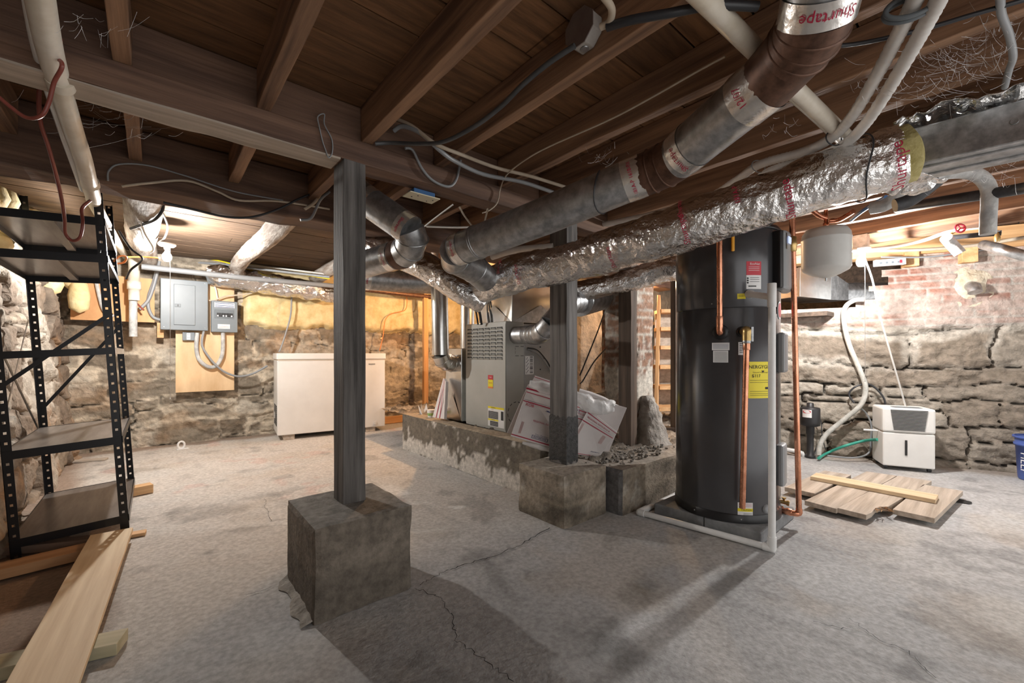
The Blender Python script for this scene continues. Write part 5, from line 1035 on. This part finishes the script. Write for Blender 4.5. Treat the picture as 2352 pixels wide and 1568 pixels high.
# sump pump
sp = K(1861, 1040, 4.05)*[1, 1, 0]+[0, 0, .004]; t = thing('sump_pump', 'black pedestal sump pump with a red label against the stone wall', 'pump', sp)
MB().lathe(sp, [(.045, 0), (.045, .02), (.028, .03), (.028, .22), (.034, .23), (.034, .30)], 20).build('column', 'blackpl', t); MB().lathe(sp, [(.05, .30), (.078, .31), (.080, .34), (.080, .47), (.074, .48), (.03, .485), (.028, .52), (.02, .525)], 28).build('motor', 'blackpl', t)
e1 = unit(C0*[1, 1, 0]-sp*[1, 1, 0]); ang = math.atan2(e1[1], e1[0]); fnp = lambda a, b, e=.001: sp+np.array([(.080+e)*math.cos(ang-.35+a/.08), (.080+e)*math.sin(ang-.35+a/.08), b])
m = MB()
for i in range(4): m.add([fnp(-.04+.02*i, .39), fnp(-.02+.02*i, .39), fnp(-.02+.02*i, .465), fnp(-.04+.02*i, .465)], [(0, 1, 2, 3)])
lb = m.build('label_plate', 'white', t); m = MB(); m.add([fnp(.034*math.cos(q), .445+.016*math.sin(q), .0018) for q in np.linspace(0, 6, 16)], [tuple(range(16))]); m.build('red_oval', 'red', lb); lettering('Utilitech', .014, lambda a, b: fnp(a, b+.445, .003), 'whiteink', lb)
MB().tube([sp+[.03, -.05, .0], sp+[.03, -.05, .10]], [.04, .015], 10, disp=lambda L, q: .01*math.sin(q*5)).build('foil_wrap', 'foil', t)
cable('electric_cable', 'thin black cord coiled round the foot of the sump pump', 'cable', [sp+[.08, -.02, .45], sp+[.10, -.06, .35], sp+[.06, -.08, .22], sp+[.09, -.10, .08]], .004, 'blackcable')
tag(MB().tube([K(1800, 1031, 4.2), K(1830, 1036, 4.12), K(1842, 1040, 4.1), K(1846, 1050, 4.1)], .02, 16).build('floor_drain_pipe', 'pvc'), 'short white PVC pipe on the floor left of the sump pump', 'pipe')
# wall hoses
cable('suction_hose', 'ribbed grey hose snaking down the stone wall into the sump', 'hose', [RWp(1985, 688, .12), RWp(1962, 690, .10), RWp(1942, 705, .07), RWp(1938, 735, .07), RWp(1950, 790, .07), RWp(1975, 850, .08), RWp(1988, 890, .09), RWp(1978, 928, .10), RWp(1940, 962, .12), RWp(1900, 995, .16), RWp(1884, 1020, .2), RWp(1880, 1045, .22)], .021, 'greyhose', n=16)
cable('electric_cable', 'black cord looping beside the grey hose on the stone wall', 'cable', [RWp(1962, 925, .1), RWp(1950, 905, .07), RWp(1965, 888, .07), RWp(1995, 882, .06), RWp(2020, 900, .06), RWp(2033, 925, .06), RWp(2024, 960, .06), RWp(2022, 990, .07)], .008, 'blackcable')
cable('electric_cable', 'grey cord hanging below the hose toward the floor', 'cable', [RWp(1975, 935, .1), RWp(1990, 950, .07), RWp(2001, 975, .07), RWp(2000, 1010, .08), RWp(1995, 1040, .1), K(1960, 1051, 3.9), K(1900, 1046, 3.95)], .008, 'greycable')
cable('appliance_cord', 'white cord sloping from the right bulb down to the dehumidifier', 'cord', [np.array(BULB_R)+[.03, 0, .08], K(2003, 640, 3.45), K(2020, 720, 3.55), K(2042, 800, 3.62), K(2065, 880, 3.68), K(2083, 945, 3.74)], .007, 'whitecable')
# crawlspace opening ducts
t = thing('crawlspace_duct', 'galvanised transition duct entering the dark opening over the stone wall', 'duct', K(1880, 690, 4.6))
d1, d2, d3 = K(1800, 655, 4.15), K(1925, 670, 4.45), K(2040, 668, 4.75); A = axes(d1, d2); L_ = np.linalg.norm(d2-d1)
m = MB(); m.hexa([d1+A@np.array(p) for p in ((0, -.16, -.13), (L_*.55, -.16, -.13), (L_*.55, .16, -.13), (0, .16, -.13))], [d1+A@np.array(p) for p in ((0, -.16, .15), (L_*.55, -.16, .15), (L_*.55, .16, .15), (0, .16, .15))]); m.build('box_body', 'shiny', t, .004)
m = MB(); m.hexa([d1+A@np.array(p) for p in ((L_*.55, -.16, -.13), (L_*.55, .16, -.13), (L_*.55, .16, .15), (L_*.55, -.16, .15))], [d1+A@np.array(p) for p in ((L_, -.10, -.10), (L_, .10, -.10), (L_, .10, .07), (L_, -.10, .07))]); m.build('taper', 'galv', t)
MB().tube([d2, d3], .095, 30).build('round_pipe', 'galv', t)
cr = RWp(2222, 660, .0); t = thing('capped_pipe', 'stub of capped metal pipe poking out of the whitewashed brick', 'pipe', cr)
MB().tube([cr-RWin*.05, cr+RWin*.07, cr+RWin*.11+[0, 0, -.01], cr+RWin*.13+[0, 0, -.06]], .045, 20).build('elbow', 'galv', t)
m = MB().lathe(cr+RWin*.01, [(.19, 0), (.15, .025), (.12, .022), (.09, .045), (.04, .05)], 34, axis=RWin); m.v = [tuple(np.array(q)+(np.array(q)-cr)*(float(vn(q[1]*12, q[2]*12, 5))-.5)*.45) for q in m.v]; m.build('plaster_patch', 'wool', t); t.children[-1].data.materials[0] = pm('tan_plaster', (.42, .34, .24), (.66, .58, .46), .9, scale=12, bump=1, bscale=25, bdist=.02)
# ceiling-level clutter over the right wall
def rtube(pts, r, mat, name, label, cat, n=14, k=6): return tag(MB().tube(spline([KY(p[0], p[1], -p[2]) if p[2] < 0 else K(*p) for p in pts], k), r, n).build(name, mat), label, cat)
rtube([(2420, 408, 1.75), (2352, 432, 1.9), (2200, 456, 2.15), (2060, 478, 2.5)], .026, 'blackpipe', 'insulated_pipe', 'black insulated pipe running level at the right edge below the joists', 'pipe')
rtube([(2000, 478, 2.15), (2035, 470, 2.1), (2075, 440, 2.05), (2130, 408, 2.0), (2190, 395, 2.0), (2240, 400, 2.0), (2268, 425, 2.02), (2272, 460, 2.02), (2270, 500, 2.02), (2269, 538, 2.02)], .030, 'pipewrap', 'wrapped_pipe', 'grey wrapped pipe arching down at the right below the rectangular duct', 'pipe', 18)
rtube([(2055, 472, 1.95), (2085, 462, 1.93), (2118, 440, 1.9), (2150, 415, 1.88)], .030, 'blackpipe', 'insulated_pipe', 'short fat black insulated stub under the torn foil', 'pipe', 18)
rtube([(1955, 505, 2.55), (1985, 482, 2.4), (2035, 452, 2.2)], .010, 'bluetube', 'blue_tube', 'thin blue tube slanting up under the foil duct', 'tube')
rtube([(1880, 578, 3.2), (2000, 572, 3.3), (2110, 555, 3.35), (2180, 532, 3.2), (2260, 520, 3.1)], .014, 'cream', 'water_line', 'cream water line with a red valve wheel along the top of the right wall', 'pipe')
rtube([(1945, 575, 3.4), (2100, 574, 3.5), (2240, 563, 3.45), (2352, 545, 3.3)], .013, 'beige', 'water_line', 'lower beige water line along the top of the right wall', 'pipe')
rtube([(2173, 546, 3.1), (2185, 560, 3.12), (2205, 582, 3.1)], .036, 'pipewrap', 'drain_stub', 'grey drain stub with a hooked end near the red valve wheel', 'pipe', 18)
rtube([(2178, 546, 3.2), (2240, 540, 3.1), (2300, 535, 3.0)], .018, 'blackpipe', 'iron_pipe', 'black iron pipe just beneath the red valve wheel', 'pipe')
rtube([(2260, 562, 3.3), (2300, 572, 3.1), (2360, 590, 3.0)], .036, 'galv', 'drain_pipe', 'fat grey drain pipe entering at the right edge above the brick', 'pipe', 18)
rtube([(2025, 590, 3.7), (2130, 590, 3.7), (2270, 572, 3.6)], .007, 'greycable', 'electric_cable', 'thin grey cable stretched above the power strip', 'cable')
vc = K(2205, 524, 3.05); t = thing('valve_wheel', 'small red round valve handwheel near the top of the right wall', 'valve', vc); A = np.array([RT, UP, -FW]).T
MB().tube([vc+A@np.array([.036*math.cos(q), .036*math.sin(q)*.8, 0]) for q in np.linspace(0, 2*math.pi, 20)], .007, 8, cap=False).build('rim', 'red', t)
for k in range(3): q = k*2.09; MB().tube([vc, vc+A@np.array([.036*math.cos(q), .03*math.sin(q), 0])], .005, 6).build('spoke', 'red', t)
MB().tube([vc, vc+FW*.08+[0, 0, -.03]], .008, 8).build('stem', 'brass', t)
vc = K(2290, 545, 3.0); t = thing('hose_bib', 'small brass tap hanging from the iron pipe at the right', 'tap', vc); MB().lathe(vc, [(.014, -.03), (.018, 0), (.012, .02), (.006, .04)], 14).build('body', 'brass', t); MB().tube([vc+[0, 0, .045]-RT*.03, vc+[0, 0, .045]+RT*.03], .006, 8).build('handle', 'galv', t)
pa, pb_ = K(2008, 605, 3.75), K(2078, 600, 3.7); A = axes(pa, pb_); Lp = np.linalg.norm(pb_-pa); t = thing('power_strip', 'white power strip mounted on the sill beside the right bulb', 'power strip', pa)
MB().box((0, -.02, -.028), (Lp, .02, .028), A, pa).build('housing', 'white', t, .004); m = MB()
for i in range(4): MB().box((.03+i*.045, -.0215, -.012), (.05+i*.045, -.0195, .006), A, pa).build('socket', 'panellite', t, .002)
MB().box((Lp-.05, -.0225, -.014), (Lp-.03, -.0195, .014), A, pa).build('switch', 'red', t)
for px, py in ((2090, 598), (2222, 588)): c_ = RWp(px, py, .06); tag(MB().box((-.05, -.05, -.06), (.05, .05, .07), axes((0, 0, 0), RWd), c_).build('wood_block', 'pine', None, .003), f'small wooden block under the sill beam, {"nearer the power strip" if px == 2090 else "farther right"}', 'block')
# bucket at the right edge
bk = KZ(2395, 1105)*1.0; bk[2] = 0; t = thing('plastic_bucket', 'blue plastic bucket with white lettering cut off by the right edge', 'bucket', bk)
MB().lathe(bk, [(.125, .005), (.128, .02), (.140, .27), (.150, .27), (.150, .29), (.142, .29), (.144, .33), (.156, .33), (.156, .345), (.146, .345)], 44, cap=False).build('pail', 'bucket', t); MB().lathe(bk, [(.001, .006), (.125, .006)], 44, cap=False).build('bottom', 'bucket', t)
e1 = unit(C0*[1, 1, 0]-bk); ang = math.atan2(e1[1], e1[0]); fb = lambda a, b, e=.002: bk+np.array([(.136+e)*math.cos(ang-.7+b/.136), (.136+e)*math.sin(ang-.7+b/.136), .14-a])
lettering('HELP', .075, lambda a, b: fb(a, b, .006), 'whiteink', t); MB().tube(spline([bk+[-.10, -.12, .28], bk+[-.16, -.10, .2], bk+[-.15, -.02, .14], bk+[-.12, .09, .2]]), .003, 6).build('bail_handle', 'white', t)
# ================================================================ OVERHEAD PIPES, HOSES, CABLES
rtube([(1590, -30, 1.02), (1760, 140, 1.27), (1860, 237, 1.47), (1968, 338, 1.80)], .026, 'cream', 'cream_pipe', 'cream plastic pipe crossing diagonally behind the rusty elbow', 'pipe', 20, 4)
rtube([(1778, 190, 1.36), (1868, 270, 1.56), (1940, 338, 1.80)], .010, 'cream', 'cream_pipe', 'thin cream pipe running alongside the fat diagonal cream pipe', 'pipe', 12, 4)
h1 = [(2120, -40, .98), (2068, 70, 1.13), (2010, 180, 1.32), (1955, 270, 1.52), (1905, 320, 1.68), (1840, 350, 1.80), (1745, 378, 1.92), (1690, 415, 2.05), (1622, 455, 2.25), (1500, 492, 2.6), (1370, 518, 3.0)]
def ribbed(pts, r, name, label, mat='hose'):
    P = spline([K(*p) for p in pts], 26); m = MB().tube(P, r, 20, disp=lambda L, q: .0011*math.sin(L*2*math.pi/.011)); return tag(m.build(name, mat), label, 'hose')
ribbed(h1, .0185, 'ribbed_hose', 'left one of the two pale ribbed hoses running down from the top right'); ribbed([(px+36*(1.3/D)+2, py+14, D*.995) for px, py, D in h1[:8]]+[(1655, 450, 2.2)], .0185, 'ribbed_hose', 'right one of the two pale ribbed hoses running down from the top right')
def ring(c, ax, r, w, mat, name, label, cat='tie'): ax = unit(ax); return tag(MB().tube([c-ax*w/2, c+ax*w/2], r, 24).build(name, mat), label, cat)
for (px, py, D, i, lab) in ((1915, 318, 1.66, 4, 'black cable tie round the pale ribbed hoses near the diagonal cream pipe'), (1742, 382, 1.93, 6, 'grey strap holding the pale ribbed hoses to a joist')):
    a = K(*h1[i]); b = K(*h1[i+1]); c_ = (K(px, py, D)); n_ = unit(b-a); s_ = unit(np.cross(n_, UP))
    tag(MB().tube([c_+s_*.034*math.cos(q)*1.15+UP*.027*math.sin(q) for q in np.linspace(0, 2*math.pi, 26)], .0025, 6).build('cable_tie', 'blackcable' if i == 4 else 'greycable'), lab, 'tie')
c_ = K(2092, 12, 1.04); n_ = unit(K(*h1[1])-K(*h1[0])); s_ = unit(np.cross(n_, UP)); t = None
for k in range(2): MB().tube([c_+n_*.016*k+s_*.048*math.cos(q)+np.cross(n_, s_)*.026*math.sin(q) for q in np.linspace(0, 2*math.pi, 30)], .006, 8).build('hose_clamp', 'panellite'); o = bpy.context.scene.collection.objects[-1]; tag(o, f'grey plastic hose clamp at the top edge, {"upper" if k == 0 else "lower"} of two', 'clamp')
rtube([(1870, 105, 1.235), (1960, 102, 1.23), (2110, 70, 1.175), (2230, 35, 1.125), (2352, 0, 1.08)], .006, 'blackcable', 'electric_cable', 'black cable with a bright edge crossing the joists at the top right', 'cable')
rtube([(2298, -20, 1.05), (2300, 30, 1.12), (2318, 80, 1.18), (2327, 130, 1.25), (2318, 160, 1.31), (2308, 200, 1.40)], .009, 'greycable', 'electric_cable', 'grey cable dangling between joists near the upper right corner', 'cable')
rtube([(2140, 560, 2.9), (2195, 560, 2.9)], .004, 'greycable', 'wire', 'short wire near the red valve wheel', 'wire') if False else None
# foil-side white conduits above the furnace
rtube([(1130, 590, 2.9), (1180, 575, 2.8), (1250, 568, 2.7), (1270, 566, 2.68)], .022, 'hose', 'white_conduit', 'white hose end lying above the foil duct over the furnace', 'hose')
# left PVC
rtube([(85, -40, 1.0), (118, 130, 1.2), (165, 290, 1.5), (190, 365, 1.68), (212, 445, 2.0), (232, 495, 2.6), (298, 605, 5.0)], .029, 'cream', 'cream_drain_pipe', 'fat cream drain pipe running back along the left under the joists', 'pipe', 28, 8)
rtube([(62, -40, 1.02), (92, 130, 1.22), (142, 290, 1.52), (168, 365, 1.70), (192, 435, 1.98)], .015, 'pvc', 'thin_white_pipe', 'thin white pipe hugging the left side of the fat cream drain pipe', 'pipe', 18)
for px, py, D in ((138, 190, 1.29), (206, 420, 1.88)): ring(K(px, py, D), K(px+8, py+30, D*1.03)-K(px, py, D), .033, .03, 'cream', 'pipe_coupling', f'cream coupling sleeve on the fat drain pipe, {"near the top left" if px == 138 else "behind the shelving top"}', 'coupling')
cable('red_cable', 'red-brown cable looping over the cream drain pipe and sagging to the left', 'cable', SP([(-40, 190, 1.15), (20, 242, 1.18), (62, 270, 1.2), (95, 265, 1.2), (112, 235, 1.2), (124, 190, 1.19), (140, 160, 1.18), (142, 145, 1.18), (134, 130, 1.2), (140, 90, 1.25)]), .0052, 'redcable', n=10)
cable('red_cable', 'red-brown cable hanging down in a long loop in front of the shelving', 'cable', SP([(99, 165, 1.45), (90, 210, 1.45), (93, 280, 1.5), (115, 350, 1.6), (138, 440, 1.75), (148, 500, 1.85), (150, 535, 1.9), (165, 552, 1.92), (183, 545, 1.92), (190, 510, 1.92), (188, 480, 1.95), (205, 462, 2.0), (225, 450, 2.3)]), .0065, 'redcable', n=10)
# cables in the rear left
E_ = [
 ([(248, 415, -2.71), (250, 392, -2.71), (275, 377, -2.71), (340, 380, -2.71), (430, 405, -2.71), (540, 440, -2.71), (650, 460, -2.71)], .004, 'greycable', 'grey cable arching from the shelving top along the rear timber'),
 ([(280, 428, -2.7), (300, 425, -2.7), (345, 420, -2.7), (430, 415, -2.7), (500, 440, -2.7), (550, 460, -2.7), (640, 462, -2.7), (757, 480, -2.7)], .006, 'beige', 'beige cable stapled along the rear timber left of the tall post'),
 ([(375, 465, -2.69), (440, 480, -2.69), (520, 498, -2.69), (580, 498, -2.69), (640, 480, -2.69), (690, 455, -2.69), (757, 430, -2.69)], .006, 'blackcable', 'black cable sagging below the rear timber left of the tall post'),
 ([(570, 590, 4.2), (600, 560, 3.9), (640, 510, 3.2), (668, 478, 2.7), (720, 440, 2.6), (757, 428, 2.56)], .007, 'whitecable', 'white cable following the peeling log joist up to the tall post'),
 ([(700, 480, -2.68), (722, 465, -2.68), (740, 440, -2.68), (757, 425, -2.68)], .009, 'beige', 'thick beige cable gathered in the bundle behind the tall post'),
 ([(690, 505, -2.66), (715, 500, -2.66), (735, 460, -2.66), (757, 440, -2.66)], .008, 'greycable', 'grey cable gathered in the bundle behind the tall post'),
 ([(302, 430, 2.7), (318, 470, 2.8), (325, 530, 3.0), (340, 570, 3.3)], .007, 'whitecable', 'white cable hanging down across the whitewashed log joist'),
 ([(335, 435, 2.65), (322, 455, 2.7), (318, 480, 2.75), (330, 530, 2.9), (352, 570, 3.1), (345, 580, 3.2)], .006, 'whitecable', 'second white cable curling beside the whitewashed log joist'),
 ([(372, 450, 2.7), (374, 480, 2.75), (355, 505, 2.8), (330, 515, 2.85), (300, 525, 2.9)], .009, 'blackcable', 'black cable curving across the whitewashed log joist'),
 ([(374, 490, 3.0), (385, 520, 3.2), (378, 545, 3.35), (366, 556, 3.5)], .007, 'greycable', 'dark cord feeding the left bare bulb'),
 ([(395, 565, 4.4), (440, 560, 4.5), (480, 575, 4.6), (500, 590, 4.8)], .012, 'greycable', 'grey cable arching right from the left bulb'),
 ([(290, 590, 3.6), (330, 590, 3.6), (366, 592, 3.5)], .007, 'orange', 'orange cord running from the shelving to the left bulb'),
 ([(262, 600, 2.9), (275, 588, 2.95), (290, 590, 3.0), (285, 602, 3.0), (265, 606, 2.95)], .006, 'orange', 'orange cord loop beside the shelving upright'),
 ([(273, 530, 2.9), (300, 570, 2.9), (325, 590, 2.95), (322, 602, 3.0), (300, 620, 3.0), (290, 640, 3.05)], .007, 'blackcable', 'dark cable tangle drooping right of the shelving'),
 ([(450, 592, 4.9), (500, 598, 4.9), (560, 612, 4.9), (640, 622, 4.9), (757, 640, 4.9)], .008, 'yellow', 'yellow cable running with the bundle toward the tall post'),
 ([(400, 600, 4.8), (500, 606, 4.85), (600, 618, 4.85), (757, 636, 4.8)], .014, 'greycable', 'grey cable bundle strand running under the plank ceiling'),
 ([(400, 592, 4.9), (460, 590, 4.95), (520, 604, 5.0), (640, 616, 5.0), (757, 630, 5.0)], .010, 'whitecable', 'white cable bundle strand running under the plank ceiling'),
 ([(300, 660, 4.3), (310, 690, 4.3), (330, 712, 4.3)], .008, 'redcable', 'short red-brown wire end over the knotty board'),
]
for p_, r_, m_, lab in E_: rtube(p_, r_, m_, 'electric_cable', lab, 'cable', 8)
F_ = [
 ([(862, 330, 1.85), (900, 328, 1.86), (960, 330, 1.80), (1020, 325, 1.72), (1090, 290, 1.62), (1150, 245, 1.52), (1200, 195, 1.42), (1260, 145, 1.34), (1320, 105, 1.28)], .0085, 'armor', 'ribbed dark armoured cable running up to the ceiling junction box'),
 ([(915, 275, 1.9), (950, 292, 1.86), (1000, 330, 1.84), (1060, 355, 1.93), (1140, 385, 2.06), (1220, 405, 2.16), (1300, 430, 2.30)], .0085, 'beige', 'tan cable stapled under the joists right of the tall post'),
 ([(905, 300, 1.9), (925, 290, 1.88), (965, 305, 1.85), (1010, 345, 1.87), (1045, 370, 1.97), (1110, 400, 2.10), (1200, 418, 2.2), (1280, 445, 2.34)], .010, 'greycable', 'dusty twisted dark cable under the joists right of the tall post'),
 ([(x_, y_, -1.815) for x_, y_ in ((930, 340), (948, 345), (968, 385), (995, 415), (1030, 428), (1048, 412), (1058, 368))], .0065, 'greycable', 'grey cable drooping in a loop over the face of the main beam'),
 ([(1665, 130, 1.29), (1600, 165, 1.36), (1500, 222, 1.49), (1400, 275, 1.64), (1265, 335, 1.85), (1210, 365, 1.96), (1165, 400, 2.1), (1150, 430, 2.30), (1142, 465, 2.31), (1125, 482, 2.28), (1108, 489, 2.24)], .0035, 'beige', 'thin grey-white cable along a joist ending on the main beam'),
 ([(980, 520, 2.6), (1050, 522, 2.5), (1110, 520, 2.4)], .006, 'whitecable', 'pale cable between the two galvanised elbows'),
 ([(1055, 475, 2.2), (1070, 500, 2.2), (1095, 528, 2.2), (1110, 515, 2.2), (1118, 490, 2.2), (1120, 480, 2.1)], .0045, 'beige', 'thin cable hanging in a V under the main beam'),
 ([(975, 520, 2.4), (1000, 500, 2.3), (1040, 470, 2.15)], .004, 'whitecable', 'thin white wire slanting under the main beam'),
 ([(1380, 62, 1.18), (1400, 50, 1.16), (1405, 20, 1.12), (1385, -10, 1.08)], .010, 'beige', 'beige pipe curving out of the ceiling junction box'),
 ([(1395, 62, 1.17), (1450, 46, 1.13), (1530, 32, 1.10), (1580, 22, 1.09), (1640, 12, 1.075), (1740, 15, 1.08)], .012, 'blackcable', 'fat black cable leaving the ceiling junction box toward the cream pipe'),
 ([(x_, y_, -1.825) for x_, y_ in ((748, 345), (741, 325), (733, 290), (730, 268), (745, 262), (745, 285), (762, 320), (763, 350), (755, 362), (748, 345))], .0025, 'greycable', 'thin wire loop hanging on the main beam above the tall post'),
 ([(x_, y_, -5.80) for x_, y_ in ((872, 805), (880, 770), (885, 735), (900, 720), (930, 712), (935, 690), (932, 680))], .006, 'orange', 'orange wire curling down the foam above the chest freezer'),
 ([(1465, 790, 4.9), (1400, 880, 4.6), (1340, 965, 4.2)], .005, 'blackcable', 'black wire slanting down beside the brick chimney') if False else None,
]
for q in F_:
    if q: rtube(q[0], q[1], q[2], 'electric_cable', q[3], 'cable', 10)
# junction box on a joist
jb = K(1355, 85, 1.24); A = axes(K(1340, 100, 1.27), K(1372, 30, 1.14)); t = thing('junction_box', 'grey round-cornered junction box fixed to a joist near the top centre', 'junction box', jb)
jx = 1.052; c_ = KX(1352, 80, jx); n8 = [(.058*math.cos(q)*1.0, .058*math.sin(q)) for q in np.linspace(math.pi/8, 2*math.pi+math.pi/8, 9)[:-1]]
A = np.array([[0, 1, 0], [0, 0, 1], [1, 0, 0]]).T
m = MB(); m.prism([c_+np.array([0, a, b]) for a, b in n8], (-.045, 0, 0)); m.build('box', pm('dusty_grey_steel', (.30, .27, .24), (.42, .39, .36), .5, scale=14), t, .004)
m = MB(); m.prism([c_+np.array([-.045, a*1.03, b*1.03]) for a, b in n8], (-.003, 0, 0)); m.build('cover_plate', pm('brown_steel', (.13, .09, .08), (.18, .14, .12), .5, scale=10), t)
MB().lathe(c_+[-.02, 0, -.0545], [(.014, 0), (.013, -.002)], 18).build('knockout', 'galv', t)
# plate under the beam right of the tall post
c_ = np.array(KZ(968, 455, 1.80)); t = thing('blank_electric_box', 'blue box with a cream blank cover under the beam right of the tall post', 'junction box', c_); MB().box((-.065, -.04, .006), (.065, .04, .035), None, c_).build('box', 'bluetube', t, .003) if False else MB().box(c_+[-.06, -.035, .006], c_+[.06, .035, .03]).build('box', 'bluetube', t, .003)
MB().box(c_+[-.085, -.045, 0], c_+[.085, .045, .006]).build('cover_plate', pm('cream_cover', (.80, .72, .52), rough=.4), t, .003)
for a, b in ((-.03, -.02), (-.05, .01), (.04, .02), (.06, -.01)): MB().lathe(c_+[a, b, 0], [(.004, 0), (.003, -.002)], 8).build('screw', 'blackpl', t)
# exhaust fan can / blue valves bits
c_ = K(1310, 535, 2.9); t = thing('junction_can', 'small black electrical can with loose wires above the foil duct', 'junction box', c_); MB().lathe(c_, [(.045, -.03), (.05, .0), (.045, .04)], 20, axis=-FW).build('can', 'blackpl', t); MB().tube(spline([c_-RT*.04, c_-RT*.08-[0, 0, .02], c_-RT*.07-[0, 0, .09], c_-RT*.03-[0, 0, .10]]), .004, 6).build('wire', 'orange', t)
# cobwebs
m = MB()
def web(cx, cy, D, sx, sy, n):
    for i in range(n):
        a = np.array([cx+random.gauss(0, sx), cy+random.gauss(0, sy)]); b = a+np.array([random.gauss(0, sx*.6), random.gauss(0, sy*.7)]); d0 = D+random.uniform(-.08, .08); mid = (a+b)/2+[0, random.uniform(0, 12)]
        m.tube(spline([K(*a, d0), K(*mid, d0+.01), K(*b, d0+random.uniform(-.05, .05))], 3), random.choice([.00018, .0003, .00045]), 4)
web(2180, 150, 1.33, 70, 30, 150); web(2290, 90, 1.22, 40, 40, 70); web(2050, 190, 1.42, 60, 25, 45); web(1390, 360, 1.9, 30, 18, 20); web(220, 60, 1.12, 60, 25, 16); web(240, 270, 1.55, 90, 25, 40); web(2290, 400, 1.8, 50, 30, 34); web(1780, 290, 1.55, 30, 20, 14)
tag(m.build('cobwebs', 'web'), 'dusty cobweb strands stretched between the joists and pipes', 'cobweb', kind='stuff')

# late small things
plank([2.45, 5.72, .055], [3.30, 5.72, .055], .03, .10, pm('orange_stud', (.52, .25, .09), (.70, .40, .18)), 'orange-lit board standing on edge at the wall foot right of the freezer', 'board')
for i_, q_ in enumerate(([(1397, 690, 3.9), (1375, 755, 3.75), (1345, 830, 3.6), (1332, 862, 3.55)], [(1392, 800, 3.8), (1365, 830, 3.7), (1340, 872, 3.55), (1333, 880, 3.5)])):
    rtube(q_, .006, 'blackcable', 'electric_cable', 'black wire slanting down left of the brick chimney, '+('longer' if i_ == 0 else 'shorter')+' of two', 'cable', 8)
